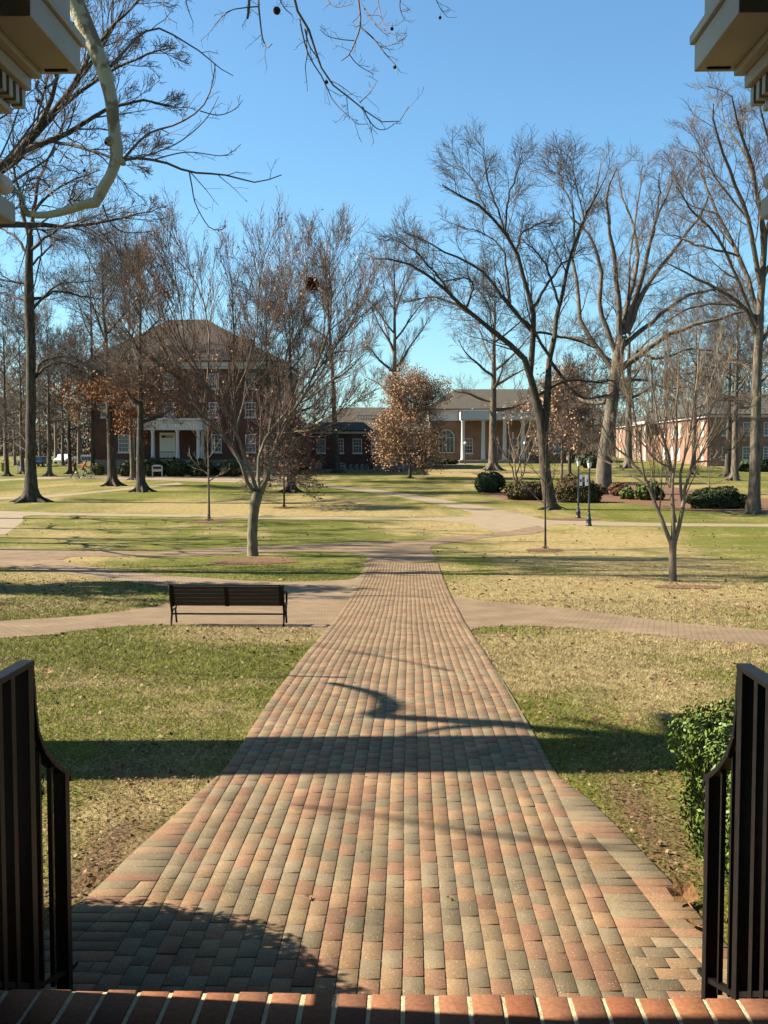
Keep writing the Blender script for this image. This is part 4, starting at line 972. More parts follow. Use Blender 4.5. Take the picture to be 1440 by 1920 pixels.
pl_, rl_ = resample(start+limb, [.22, .16, .11]+[q*kS*1.04 for q in lr_], 90); wood.append((pl_, rl_, 14))
kn = P(203, 268, DS-.03); wood.append((*resample([P(212, 262, DS), P(203, 266, DS-.05), P(198, 268, DS-.08)], [9*kS, 8.5*kS, 3*kS], 6), 10))
kn = [P(222, 296, DS), P(230, 305, DS), P(234, 309, DS)]; wood.append((*resample(kn, [8*kS, 6.5*kS, 3*kS], 6), 10))
fineb = [
 ([(230, 300), (262, 296), (287, 300), (320, 308), (353, 322), (400, 326), (433, 330), (480, 342), (528, 328)], 3.2, 1.0),
 ([(355, 323), (360, 350), (367, 383), (393, 427), (417, 430), (424, 424)], 1.4, .6),
 ([(232, 298), (258, 268), (282, 248), (333, 232), (375, 205), (395, 170), (404, 120)], 2.6, .8),
 ([(375, 208), (410, 216), (440, 205), (455, 188)], 1.2, .5),
 ([(262, 296), (330, 270), (385, 225), (410, 180)], 1.5, .5),
 ([(287, 300), (350, 285), (420, 292), (452, 270)], 1.4, .5),
 ([(208, 124), (232, 98), (262, 66), (298, 53), (340, 75), (380, 100), (408, 125), (437, 142)], 3.0, .8),
 ([(193, 385), (205, 415), (228, 434), (262, 436), (295, 430), (315, 412)], 1.8, .6),
 ([(20, 345), (40, 330), (75, 308), (98, 290), (104, 275)], 2.8, 1.2),
 ([(5, 306), (40, 262), (80, 206)], 2.6, 1.6), ([(0, 295), (20, 250), (38, 195), (50, 165)], 1.8, 1.0),
 ([(44, 395), (52, 440), (48, 470), (35, 512)], 2.0, .7), ([(60, 405), (78, 460), (72, 500), (60, 550), (45, 555), (38, 530)], 1.8, .6),
 ([(72, 152), (68, 165), (80, 178), (78, 190), (66, 185)], 3.0, 1.6), ([(85, 165), (100, 155), (108, 142)], 2.8, 1.5), ([(70, 190), (88, 210), (120, 250), (135, 262)], 2.4, .9),
 ([(345, -20), (352, 15), (362, 42)], 1.2, .6), ([(300, -20), (306, 10), (318, 45)], 1.0, .5)]
topb = [
 ([(540, -60), (552, 0), (565, 38), (584, 62), (595, 80), (589, 96), (603, 128), (625, 160), (660, 187), (682, 205), (705, 225), (738, 231), (755, 222), (766, 200)], 3.0, .7),
 ([(562, 36), (570, 75), (582, 110), (606, 148), (625, 190), (650, 214), (672, 234), (690, 233)], 1.6, .5),
 ([(572, 55), (580, 85), (600, 115)], 1.6, .8), ([(665, -50), (672, 0), (676, 45), (665, 80), (655, 102), (640, 114)], 2.4, .7),
 ([(677, 52), (700, 72), (720, 98), (742, 122)], 1.8, .8), ([(712, 88), (735, 84), (760, 70)], 1.0, .5),
 ([(664, 76), (640, 74), (615, 68), (600, 55)], 1.0, .5), ([(655, 102), (672, 122), (702, 140)], 1.1, .5),
 ([(484, -30), (485, 10), (488, 40), (492, 70), (500, 90), (510, 82)], 2.2, .8), ([(466, -30), (467, 10), (464, 34)], 3.0, 2.2),
 ([(486, 12), (455, 15), (432, 20), (410, 38), (396, 58)], 1.4, .5), ([(515, -30), (530, 10), (548, 28)], 1.4, .7),
 ([(680, 10), (700, 40), (730, 62), (755, 66)], 1.3, .5), ([(705, -20), (712, 20), (720, 45), (735, 48)], 1.3, .6), ([(752, -20), (750, 15), (758, 35)], 1.1, .6),
 ([(680, 200), (690, 222), (705, 240), (722, 243), (740, 232)], 1.4, .5), ([(675, 192), (695, 172), (708, 150)], 1.0, .4), ([(605, -20), (625, 12), (660, 8)], 1.2, .5), ([(810, -20), (825, 15), (840, 33)], 1.0, .5),
 ([(650, 182), (652, 205), (655, 225)], .9, .4), ([(560, -40), (700, -60), (820, -40)], 3.5, 2), ([(345, -60), (480, -50), (560, -50)], 6, 4), ([(110, -70), (220, -90), (345, -60)], 8, 6)]
fl = []
for i, (pp, a, b_) in enumerate(fineb):
    q = lp(pp, DS, DS+rs.uniform(-.7, .9)); fl.append(resample(q, np.linspace(a, b_, len(q))*kS, 12))
for i, (pp, a, b_) in enumerate(topb):
    d0 = 8.4; q = lp(pp, d0, d0+rs.uniform(-.6, .6)); fl.append(resample(q, np.linspace(a, b_, len(q))*kS*.98, 12))
# tangle of short crooked twigs behind the limb
tw = []
for i in range(46):
    a, b_ = rs.uniform(-10, 165), rs.uniform(285, 395); d0 = DS+rs.uniform(-.2, 1.4)
    L = rs.uniform(30, 90); an = rs.uniform(-.4, 2.6); q = []
    for k_ in range(6):
        q.append(P(a, b_, d0)); a += math.cos(an)*L/5; b_ -= math.sin(an)*L/5*.8; an += rs.uniform(-.8, .8); d0 += rs.uniform(-.1, .1)
    tw.append(resample(q, np.linspace(1.5, .55, 6)*kS, 12))
base = np.array([f[0] for f in fl+tw]), np.array([f[1] for f in fl+tw])
lv = [(base[0], base[1], 6)]
C1, R1 = grow(base[0], base[1], 4, .30, .8, .06, rs, K=6, rmin=.0018, wb=.16, lmin=.08, lmax=.6); lv.append((C1, R1, 4))
C2, R2 = grow(C1, R1, 2, .5, .8, .05, rs, K=5, rmin=.0014, wb=.16, lmin=.05); lv.append((C2, R2, 3))
# upper limbs out of view that shade the walk
shade_limbs = []
def shl(px, h0, h1, r0, r1):
    q = []
    for i, (a, b_) in enumerate(px):
        g = G(a, b_); h = h0+(h1-h0)*i/(len(px)-1)-g.z; s = SUN/SUN.z; q.append(Vector(g)+s*h)
    return resample(q, np.linspace(r0, r1, len(q)), 24)
for args in [([(1330, 1395), (1130, 1378), (960, 1363), (820, 1354), (720, 1347), (738, 1330), (722, 1312), (690, 1299), (625, 1285)], 9.2, 5.0, .17, .05),
             ([(1300, 1388), (1210, 1378), (1120, 1360), (1050, 1345)], 9, 9.5, .08, .03), ([(960, 1363), (850, 1370), (770, 1385)], 7.6, 7, .1, .03),
             ([(1180, 1600), (900, 1570), (680, 1530), (560, 1520)], 9.5, 8.5, .035, .02), ([(660, 1275), (560, 1272), (420, 1268), (330, 1262)], 5.5, 5, .04, .02),
             ([(850, 1262), (720, 1235), (600, 1215)], 7.5, 7, .03, .015), ([(1250, 1340), (1275, 1370), (1290, 1395)], 10, 9.2, .09, .15)]:
    p_, r2_ = shl(*args); wood.append((p_, r2_, 8)); shade_limbs.append((p_[::2], r2_[::2]))
sb = (np.array([s_[0] for s_ in shade_limbs]), np.array([s_[1] for s_ in shade_limbs]))
C3, R3 = grow(sb[0], sb[1], 3, .18, .8, .1, rs, K=6, rmin=.006, rr=.35); lv.append((C3, R3, 4))
up3 = [resample([(-6.1, 9.7, 9), (-4.5, 11, 11.5), (-2, 12.5, 13), (1, 14, 14)], [.2, .14, .09, .04], 24), resample([(-6.2, 9.6, 8.6), (-8, 9, 11), (-10.5, 8, 13), (-12, 7.5, 15)], [.22, .15, .09, .04], 24),
       resample([(-6, 9.9, 9.8), (-6.5, 12.5, 12), (-7.5, 15, 14), (-8, 17, 15)], [.2, .14, .09, .04], 24)]
for p_, r2_ in up3: wood.append((p_, r2_, 9))
C4, R4 = grow(np.array([u[0] for u in up3]), np.array([u[1] for u in up3]), 8, .32, .7, .1, rs, K=6, rmin=.01, t0=.3); lv.append((C4, R4, 4))
C5, R5 = grow(C4, R4, 5, .5, .7, .1, rs, K=5, rmin=.007); lv.append((C5, R5, 3))
finish_tree(sy, wood, lv, (M['bark_pale'], M['twig']))
for px_, py_, r_ in [(519, 20, 7), (612, 154, 3.6), (735, 54, 3.2), (740, 126, 3.2), (825, 33, 3), (158, 320, 3), (168, 346, 2.6)]:
    q = MB(); c = P(px_, py_, 8.4 if px_ > 300 else 9.0); q.ball(c, r_*kS, 10, 7); q.tube([c, c+Vector((.004, 0, r_*kS*3.2))], .0012, 4)
    q.build('seed_ball', M['seed'], sy, True)

# -- trees off to the left that throw the long shadows across the lawns
for i, (x, y, H, s) in enumerate([(-19.5, 34, 14, 61), (-22, 41, 19, 62), (-25.5, 46.5, 22, 63), (-28, 52, 23, 65), (-17.5, 26, 11, 66), (-23, 44, 18, 67), (-29, 58, 22, 68)]):
    auto('shade_tree', ['leafless tree beyond the left edge, casting shadow across the middle lawn'][0], Vector((x, y, float(gz(y)))), H, .28+.01*i, H*.28, 3.4+.25*(i%4), s, TD, 'trees beyond the left edge', nl=11,
         spec=[dict(n=9, lr=.42, ang=.75, up=.15, K=6, t0=.25, sides=4, rmin=.03), dict(n=7, lr=.5, ang=.7, up=.12, K=5, sides=3, rmin=.02)])
auto('small_oak', 'small leaf holding tree beyond the left edge, shading the grass by the bench', Vector((-14.6, 27.6, float(gz(27.6)))), 7.5, .2, 1.6, 2.6, 70, TD, nl=16, leaf=(7000, .16, M['leaf_brown'], .3),
     spec=[dict(n=9, lr=.42, ang=.75, up=.15, K=6, t0=.25, sides=4, rmin=.02), dict(n=7, lr=.5, ang=.7, up=.12, K=5, sides=3, rmin=.012)])

# -- background trees (copies of three)
bgspec = [dict(n=8, lr=.42, ang=.7, up=.22, K=5, t0=.2, sides=3, rmin=.03), dict(n=6, lr=.5, ang=.65, up=.18, K=4, sides=3, rmin=.022), dict(n=4, lr=.55, ang=.6, up=.12, K=3, sides=3, rmin=.018)]
protos = [auto('background_tree', 'x', Vector((0, 0, 0)), 17, .3, 5.5, 5.0, 80+i, TW if i != 1 else (M['bark_tan'], M['twig_red']), 'bare trees far behind the buildings and lawns', nl=13, spec=bgspec, el=(15, 68)) for i in range(3)]
bgp = [(-20, 135, .8), (28, 140, .75), (60, 130, .7), (118, 138, .75), (148, 145, .85), (190, 140, .8), (-30, 170, 1.0), (10, 160, .95), (45, 185, 1.1), (75, 165, .9), (105, 190, 1.05), (150, 178, 1.1), (175, 200, 1.2), (205, 150, .9), (560, 165, .75), (590, 190, .8), (690, 200, .75),
       (1030, 185, .8), (1075, 170, .9), (1110, 195, 1.0), (1150, 215, 1.0), (1185, 230, 1.15), (1220, 215, 1.1), (1265, 230, 1.2), (1300, 215, 1.1), (1340, 200, 1.15), (1400, 190, 1.2), (1445, 175, 1.2), (1480, 190, 1.2), (1010, 210, .8), (-60, 150, 1.1)]
LBL = ['bare tree far off at the left edge', 'bare tree in the far left woods', 'bare tree behind the roofs in the middle distance', 'bare tree in the woods behind the sunlit right building', 'bare tree rising beyond the roof of the right building']
for i, (px_, d_, s_) in enumerate(bgp):
    o = protos[i % 3] if i < 3 else copy_tree(protos[i % 3])
    q = P(px_, 870, d_); o.location = (q.x, d_, float(gz(d_))-.1); o.scale = (s_*1.1, s_*1.1, s_*(.92+.05*(i % 4))); o.rotation_euler = (0, 0, i*1.7)
    o['label'] = LBL[0] if px_ < 20 else LBL[1] if px_ < 210 else LBL[2] if px_ < 1050 else LBL[3] if px_ < 1320 else LBL[4]
    o['group'] = 'bare trees far behind, '+('left edge' if px_ < 20 else 'left woods' if px_ < 210 else 'middle' if px_ < 1050 else 'right woods' if px_ < 1320 else 'beyond the right building')
# far woods as one mass
r_ = np.random.default_rng(99); nT = 760
wx = r_.uniform(-190, 190, nT); wy = r_.uniform(225, 330, nT); keep = r_.random(nT) < .99; wx, wy = wx[keep], wy[keep]; nT = len(wx)
hh = r_.uniform(9, 19, nT)*np.where((wx > -32) & (wx < 22), .42, 1)
tP = np.empty((nT, 5, 3))
for k_ in range(5): tP[:, k_] = np.c_[wx+r_.normal(0, .2, nT)*k_, wy, gz(wy)-.2+hh*k_/4]
tR = np.linspace(.22, .04, 5)[None].repeat(nT, 0)
a1, b1 = grow(tP, tR, 12, .38, .8, .3, r_, K=5, t0=.15, rmin=.05); a2, b2 = grow(a1, b1, 7, .5, .7, .2, r_, K=4, rmin=.032)
V, F = join([tubes(tP, tR, 5), tubes(a1, b1, 3), tubes(a2, b2, 3)])
o = link('woods', npmesh('woods', V, F), M['twig_red']); tag(o, 'far mass of bare grey brown woods along the horizon', 'woods', kind='stuff')
# brown undergrowth under the far woods
N = 90000; ux = r_.uniform(-190, 190, N); uy = r_.uniform(215, 300, N); uz = gz(uy)+r_.uniform(0, 1, N)**1.6*7
V, F = flakes(ux, uy, uz, r_.uniform(.12, .4, N), 5, 1)
V = V.reshape(-1, 4, 3); V[:, :, 2] += r_.uniform(-.5, .5, (len(V), 4)); V = V.reshape(-1, 3)
o = link('undergrowth', npmesh('undergrowth', V, F, False, np.array([(.20, .14, .10), (.26, .19, .13), (.12, .10, .06), (.24, .12, .07)])[r_.integers(0, 4, N)]), M['blade']); tag(o, 'brown brush below the far woods', 'undergrowth', kind='stuff')

# ---------------------------------------------------------------- shrubs
def shrub(name, label, c, rad, n, leaf, m, seed, box=False, group=None, core=.84, lumps=.2, cat='bush'):
    r = np.random.default_rng(seed); root = empty(name, (c[0], c[1], c[2]), label, cat, group)
    if box:
        f = r.integers(0, 3, n); s = r.choice([-1, 1], n); p = r.uniform(-1, 1, (n, 3)); p[np.arange(n), f] = s
        rl = np.linalg.norm(np.abs(p)**1, axis=1); rnd = (np.sum(np.abs(p)**8, axis=1))**(1/8); p = p/rnd[:, None]
    else: p = nrm(r.normal(0, 1, (n, 3)))
    nn = nrm(p.copy())
    w = sum(np.sin(p @ r.normal(0, f_, 3)+r.uniform(0, 6))*a_ for f_, a_ in ((3, .5), (5, .35), (8, .25), (12, .2)))
    sc = (1+lumps*w-r.uniform(0, .16, n)**1.0)
    p = p*sc[:, None]*np.array(rad)+np.array([0, 0, rad[2]])
    keep = p[:, 2] > -.02; p = p[keep]; nn = nn[keep]; k = len(p)
    u = nrm(np.cross(nn+r.normal(0, .55, (k, 3)), r.normal(0, 1, (k, 3)))); v = nrm(np.cross(u, nn+r.normal(0, .45, (k, 3)))); sz = (leaf*r.uniform(.6, 1.25, k))[:, None]
    q = np.empty((k, 4, 3)); q[:, 0] = p-u*sz; q[:, 1] = p-v*sz*.55; q[:, 2] = p+u*sz; q[:, 3] = p+v*sz*.55
    q += np.array(c)
    link('leaves', npmesh('leaves', q.reshape(-1, 3), np.arange(4*k).reshape(-1, 4)), m, root)
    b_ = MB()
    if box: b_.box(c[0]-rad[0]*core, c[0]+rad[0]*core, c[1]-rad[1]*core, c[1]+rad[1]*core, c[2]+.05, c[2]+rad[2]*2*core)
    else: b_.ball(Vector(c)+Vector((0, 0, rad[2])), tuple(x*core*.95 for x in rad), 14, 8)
    b_.build('shade_core', M['evergreen_core'], root, True)  # solid near-black core stands for the shaded inside of the shrub
    return root
def pxbush(name, label, x0, x1, ytop, ybase, n, leaf, m, seed, dy=1.0, sink=.15, **kw):
    g = G((x0+x1)/2, ybase); k = g.y/FPX; w = (x1-x0)/2*k; h = (ybase-ytop)*k*(1+sink)/2
    return shrub(name, label, (g.x, g.y+w*.6*dy, float(gz(g.y))-h*2*sink/(1+sink)), (w, max(w*dy*.8, .6), h), n, leaf, m, seed, **kw)
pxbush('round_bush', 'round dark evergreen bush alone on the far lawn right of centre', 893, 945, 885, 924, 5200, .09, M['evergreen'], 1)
pxbush('low_shrub', 'low dark spreading shrub left of the double stemmed oak', 948, 1036, 905, 938, 4200, .10, M['shrub_olive'], 2, dy=.6, lumps=.2)
pxbush('low_shrub', 'wide dark shrub mass between the double stemmed oak and the lamp posts', 1040, 1135, 902, 943, 5200, .10, M['shrub_olive'], 3, dy=.55, lumps=.2)
pxbush('low_shrub', 'reddish mounded shrub behind the two lamp posts', 1045, 1118, 893, 925, 4200, .08, M['shrub_red'], 4, dy=.6)
pxbush('low_shrub', 'reddish mounded shrub right of the broad oak trunk', 1142, 1186, 905, 930, 3600, .08, M['shrub_red'], 5, dy=.6)
pxbush('laurel_shrub', 'bright green broad leaved shrub in the mulch bed', 1194, 1243, 905, 938, 1100, .16, M['laurel'], 6, dy=.7, lumps=.35, core=.6)
pxbush('laurel_shrub', 'small green broad leaved shrub left of the bright green one', 1165, 1190, 916, 936, 500, .13, M['laurel'], 7, dy=.7, lumps=.35, core=.6)
pxbush('low_hedge', 'low dark twiggy hedge behind the small bare tree at the right', 1288, 1406, 914, 954, 6000, .09, M['evergreen'], 8, dy=.4, lumps=.2, cat='hedge')
for i, (a, b_, t_, lb) in enumerate([(222, 262, 861, 'rounded evergreen bush left of the portico column base'), (268, 306, 858, 'rounded evergreen bush behind the white sign'), (306, 352, 858, 'largest rounded evergreen bush right of the white sign'), (350, 398, 862, 'rounded evergreen bush at the right end of the portico'), (400, 450, 866, 'dark bush under the right windows of the left brick building')]):
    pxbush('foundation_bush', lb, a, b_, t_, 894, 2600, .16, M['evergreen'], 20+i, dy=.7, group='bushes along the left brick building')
pxbush('yellow_bush', 'yellow green bush beside the cyclist', 168, 192, 869, 891, 1100, .16, M['shrub_yellow'], 30)
pxbush('dark_bush', 'dark green bush behind the saplings by the low wing', 560, 580, 852, 880, 1200, .2, M['evergreen'], 31)
pxbush('clipped_hedge', 'low clipped hedge at the foot of the arched window', 812, 858, 861, 871, 1500, .15, M['evergreen'], 32, dy=.3, cat='hedge')
pxbush('clipped_hedge', 'dark hedge along the shaded right building', 1385, 1470, 862, 885, 2500, .2, M['evergreen'], 33, dy=.3, cat='hedge')
pxbush('dark_bush', 'dark shrub behind the lamp heads', 1085, 1150, 848, 878, 2200, .22, M['evergreen'], 34, dy=.5)
# near hedge beside the right railing, and the bush behind the left railing
shrub('holly_hedge', 'dense glossy green hedge growing beside the right railing', (2.56, 5.14, 0), (.95, 1.36, .43), 42000, .017, M['hedge_leaf'], 40, box=True, core=.86, lumps=.07, cat='hedge')
shrub('holly_bush', 'dark glossy bush behind the left railing', (-2.80, 4.30, 0), (1.18, 1.02, .82), 60000, .022, M['holly'], 41, core=.95, lumps=.06)

# ---------------------------------------------------------------- bench
def bench():
    g = G(427, 1174); L = 218/FPX*g.y; x0 = g.x-L/2; x1 = g.x+L/2; y = g.y; z = float(gz(y))+.006
    H = 78/FPX*g.y
    root = empty('park_bench', (g.x, y, z), 'dark bench with slatted wooden back seen from behind on the brick path', 'bench')
    s = H/.80
    def Y(v): return y+v*s
    def Zz(v): return z+v*s
    bk = MB()      # back slats, reclined toward camera
    for k in range(5):
        t = k/5; za = .42+.38*t; ya = -.02-.12*t
        a = Vector((0, Y(ya), Zz(za))); b = Vector((0, Y(ya-.021), Zz(za+.064)))
        bk.beam((x0+.04, (a.y+b.y)/2, (a.z+b.z)/2), (x1-.04, (a.y+b.y)/2, (a.z+b.z)/2), .022*s, .073*s)
    bk.build('backrest', M['bench_wood'], root, bevel=.003)
    st = MB()
    for k in range(5): yy = .05+.082*k; st.beam((x0+.04, Y(yy), Zz(.40-.0*k)), (x1-.04, Y(yy), Zz(.40)), .07*s, .022*s)
    st.build('seat', M['bench_wood'], root, bevel=.003)
    for x in (x0+.02, x1-.02):
        e = MB()
        e.tube([(x, Y(-.16), Zz(.82)), (x, Y(-.10), Zz(.62)), (x, Y(-.02), Zz(.40)), (x, Y(.04), Zz(.24)), (x, Y(-.05), Zz(.02)), (x, Y(-.07), Zz(0))], [.024*s, .022*s, .024*s, .022*s, .02*s, .024*s], 8)
        e.tube([(x, Y(.44), Zz(.40)), (x, Y(.34), Zz(.26)), (x, Y(.42), Zz(.03)), (x, Y(.44), Zz(0))], [.02*s, .02*s, .02*s, .024*s], 8)
        e.beam((x, Y(-.01), Zz(.375)), (x, Y(.46), Zz(.375)), .04*s, .03*s); e.tube([(x, Y(.04), Zz(.24)), (x, Y(.20), Zz(.31)), (x, Y(.34), Zz(.26))], .014*s, 6)
        e.build('end_frame', M['iron'], root, True)
        ar = MB(); ar.tube([(x, Y(-.05), Zz(.63)), (x, Y(.16), Zz(.66)), (x, Y(.38), Zz(.64)), (x, Y(.47), Zz(.57)), (x, Y(.45), Zz(.40))], [.02*s, .024*s, .026*s, .022*s, .02*s], 8)
        ar.build('armrest', M['iron'], root, True)
        p = MB(); p.beam((x+(-.03 if x > g.x else .03), Y(-.03), Zz(.40)), (x+(-.03 if x > g.x else .03), Y(-.165), Zz(.80)), .075, .014, Vector((0, 1, 0))); p.build('back_plate', M['iron'], root)
    cb = MB(); cb.beam((g.x, Y(-.025), Zz(.39)), (g.x, Y(-.165), Zz(.79)), .07, .014, Vector((0, 1, 0))); cb.build('centre_brace', M['iron'], root)
    sr = MB(); sr.beam((x0+.03, Y(.05), Zz(.225)), (x1-.03, Y(.05), Zz(.225)), .03*s, .03*s); sr.build('stretcher', M['iron'], root)
    tr = MB(); tr.beam((x0, Y(-.155), Zz(.815)), (x1, Y(-.155), Zz(.815)), .03*s, .018*s); tr.build('top_rail', M['iron'], root)
bench()

# ---------------------------------------------------------------- lamp posts with banners
def lamp(px, py, top, side, label):
    g = G(px, py); k = g.y/FPX; H = (py-top)*k
    root = empty('lamp_post', g, label, 'lamp post', 'lamp posts with banners'); s = H/3.6
    b_ = MB(); b_.lathe(g, [(.17*s, -.05), (.17*s, .06*s), (.14*s, .10*s), (.13*s, .30*s), (.15*s, .33*s), (.11*s, .40*s), (.10*s, .52*s), (.075*s, .60*s), (.085*s, .66*s), (.055*s, .72*s)], 14); b_.build('base', M['iron_far'], root, True)
    p = MB(); p.lathe(g, [(.055*s, .7*s), (.06*s, .95*s), (.05*s, 1.0*s), (.04*s, 2.8*s), (.06*s, 2.84*s), (.045*s, 2.9*s), (.04*s, 3.0*s), (.08*s, 3.05*s)], 10); p.build('post', M['iron_far'], root, True)
    ln = MB(); ln.lathe(g, [(.075*s, 3.06*s), (.14*s, 3.36*s)], 6); ln.build('lantern_glass', M['lamp_glass'], root)
    cp = MB(); cp.lathe(g, [(.18*s, 3.36*s), (.17*s, 3.39*s), (.08*s, 3.50*s), (.03*s, 3.53*s), (.03*s, 3.57*s), (.005, 3.62*s)], 6); 
    for a in range(6):
        c_, s2 = math.cos(a*math.pi/3), math.sin(a*math.pi/3); cp.beam(g+Vector((c_*.077*s, s2*.077*s, 3.05*s)), g+Vector((c_*.143*s, s2*.143*s, 3.37*s)), .014*s)
    cp.build('lantern_cap', M['iron_far'], root)
    zt = CAMZ+(848-889)/FPX*g.y; zb = CAMZ+(848-911)/FPX*g.y
    for zz in (zt, zb): ar = MB(); ar.beam((g.x, g.y, zz), (g.x+side*.22, g.y, zz), .025); ar.build('banner_arm', M['iron_far'], root)
    bn = MB(); x_a, x_b = sorted((g.x+side*.05, g.x+side*.21)); bn.box(x_a, x_b, g.y-.006, g.y+.006, zb+.02, zt-.015); fl_ = bn.build('banner', M['banner'], root)
    mk = MB(); xm = (x_a+x_b)/2; zm = (zt+zb)/2; mk.box(xm+(.0 if side < 0 else -.05), xm+.05, g.y-.012, g.y-.007, zm-.10, zm+.06); mk.build('emblem', M['banner_mark'], fl_)
lamp(1084, 971, 857, 1, 'black lamp post with white banner on its right, left of the pair')
lamp(1104, 986, 859, -1, 'black lamp post with white banner on its left, right of the pair')
def globe_lamp(px, py, top, label):
    g = G(px, py); k = g.y/FPX; root = empty('globe_lamp', g, label, 'lamp post', 'globe lamps by the columned building')
    p = MB(); p.lathe(g, [(.12, 0), (.06, .3), (.045, .5), (.04, (py-top)*k-.35), (.09, (py-top)*k-.3)], 8); p.build('post', M['iron_far'], root)
    q = MB(); q.ball(g+Vector((0, 0, (py-top)*k-.15)), .2, 10, 7); q.build('globe', M['lamp_glass'], root, True)
globe_lamp(872, 870, 829, 'globe lamp beside the brightest white column'); globe_lamp(984, 872, 829, 'globe lamp at the right end of the portico'); globe_lamp(303, 760, 700, 'x') if False else None

# ---------------------------------------------------------------- buildings
def window(parent, mx, x, z, w, h, cols=3, rows=4, pane='glass', frame='white', sill=True, fw=.09):
    """mx: matrix of the wall plane (local x along wall, local -y outwards)"""
    f = MB(mx)
    f.box(x-w/2-fw, x-w/2, -.06, .05, z-h/2-fw, z+h/2+fw); f.box(x+w/2, x+w/2+fw, -.06, .05, z-h/2-fw, z+h/2+fw)
    f.box(x-w/2, x+w/2, -.06, .05, z+h/2, z+h/2+fw); f.box(x-w/2, x+w/2, -.06, .05, z-h/2-fw, z-h/2)
    f.box(x-w/2, x+w/2, -.045, .03, z-.04, z+.04)
    for i in range(1, cols): xx = x-w/2+w*i/cols; f.box(xx-.018, xx+.018, -.034, .028, z-h/2, z+h/2)
    for i in range(1, rows):
        zz = z-h/2+h*i/rows
        if abs(zz-z) > .06: f.box(x-w/2, x+w/2, -.030, .024, zz-.018, zz+.018)
    fo = f.build('window', M[frame], parent)
    p = MB(mx); p.box(x-w/2, x+w/2, -.016, .012, z-h/2, z+h/2); p.build('pane', M[pane], fo)
    if pane == 'glass' and random.random() < .5:
        f_ = random.choice((.35, .5, .5, .8)); p = MB(mx); p.box(x-w/2+.02, x+w/2-.02, -.022, -.018, z+h/2-h*f_, z+h/2-.01); p.build('blind', M['blind'], fo)
    if sill: s = MB(mx); s.box(x-w/2-fw-.08, x+w/2+fw+.08, -.14, .04, z-h/2-fw-.13, z-h/2-fw-.002); s.build('sill', M[frame], fo)
    return fo
def hip(mb, x0, x1, y0, y1, z, zr, rx0, rx1, ry):
    mb.add([(x0, y0, z), (x1, y0, z), (x1, y1, z), (x0, y1, z), (rx0, ry, zr), (rx1, ry, zr), (x0, y0, z-.12), (x1, y0, z-.12), (x1, y1, z-.12), (x0, y1, z-.12)],
           [(0, 1, 5, 4), (1, 2, 5), (2, 3, 4, 5), (3, 0, 4), (6, 7, 1, 0), (7, 8, 2, 1), (8, 9, 3, 2), (9, 6, 0, 3), (9, 8, 7, 6)])
# left brick building
d = 113.0; k = d/FPX
X_ = lambda px, dd=d: P(px, 850, dd).x
Zp = lambda py, dd=d: P(720, py, dd).z
gz0 = float(gz(d))-.3
bA = empty('brick_building', (X_(350), d+8, gz0+.3), 'three storey red brick building with white portico and brown hip roof', 'building')
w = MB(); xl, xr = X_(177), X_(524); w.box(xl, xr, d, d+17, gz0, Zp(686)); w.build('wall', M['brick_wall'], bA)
c_ = MB(); c_.box(xl-.35, xr+.35, d-.4, d+17.4, Zp(686)+.003, Zp(678)); c_.box(xl-.12, xr+.12, d-.14, d+17.14, Zp(691), Zp(686)); c_.build('cornice', M['white'], bA)
rf = MB(); hip(rf, xl-.6, xr+.6, d-.6, d+17.6, Zp(677)+.06, Zp(598, d+8.5), X_(318, d+8), X_(388, d+8), d+8.5); ro = rf.build('roof', M['shingle_dark'], bA)
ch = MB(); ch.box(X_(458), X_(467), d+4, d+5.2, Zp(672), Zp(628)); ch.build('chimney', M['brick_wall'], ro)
bs = MB(); bs.box(xl-.04, xr+.04, d-.05, d+17.05, gz0, Zp(862)); bs.build('water_table', M['stone'], bA)
mx = Matrix.Translation((0, d, 0))
for px_ in (232, 406, 470): window(bA, mx, X_(px_), Zp(831), .98, 1.78, 3, 4)
for px_ in (200, 236, 318, 402, 470): window(bA, mx, X_(px_), Zp(768), .95, 1.45, 3, 4)
for px_ in (200, 236, 318, 402, 470): window(bA, mx, X_(px_), Zp(714), .95, 1.45, 3, 4)
mxs = Matrix.Translation((xl, 0, 0)) @ Matrix.Rotation(-math.pi/2, 4, 'Z')
for zz in (831, 768, 714):
    for yy in (d+4, d+9, d+14): window(bA, mxs, -yy, Zp(zz), .98, 1.6, 3, 4)
# portico
yp = d-2.6; pt = MB(); pt.box(X_(243, yp), X_(381, yp), yp-.3, d-.01, Zp(806, yp), Zp(788, yp)); pt.box(X_(240, yp), X_(384, yp), yp-.5, d-.012, Zp(788, yp)+.003, Zp(784, yp)); pt.build('portico_entablature', M['white'], bA)
fl_ = MB(); fl_.box(X_(242, yp), X_(382, yp), yp-.35, d-.06, gz0, Zp(862, yp)); fl_.build('portico_floor', M['stone'], bA)
for px_ in (249, 287, 333, 372):
    for yy in ((yp, d-.35) if px_ in (249, 372) else (yp,)):
        q = MB(); c0 = (X_(px_, yp), yy, 0); z0, z1 = Zp(862, yp), Zp(806, yp); q.lathe(c0, [(.27, z0), (.27, z0+.12), (.22, z0+.2), (.205, z0+1.2), (.18, z1-.25), (.25, z1-.14), (.25, z1)], 14); q.build('column', M['white'], bA, True)
dr = MB(); dr.box(X_(300), X_(329), d-.10, d-.005, Zp(858), Zp(811)); do = dr.build('door', M['door_paint'], bA)
q = MB(); q.box(X_(303), X_(326), d-.13, d-.102, Zp(821), Zp(816)); q.build('transom_window', M['glass'], do)
q = MB()
for xx in np.arange(X_(299, yp), X_(328, yp), .14): q.box(xx-.012, xx+.012, yp-.02, yp+.01, Zp(860, yp), Zp(847, yp))
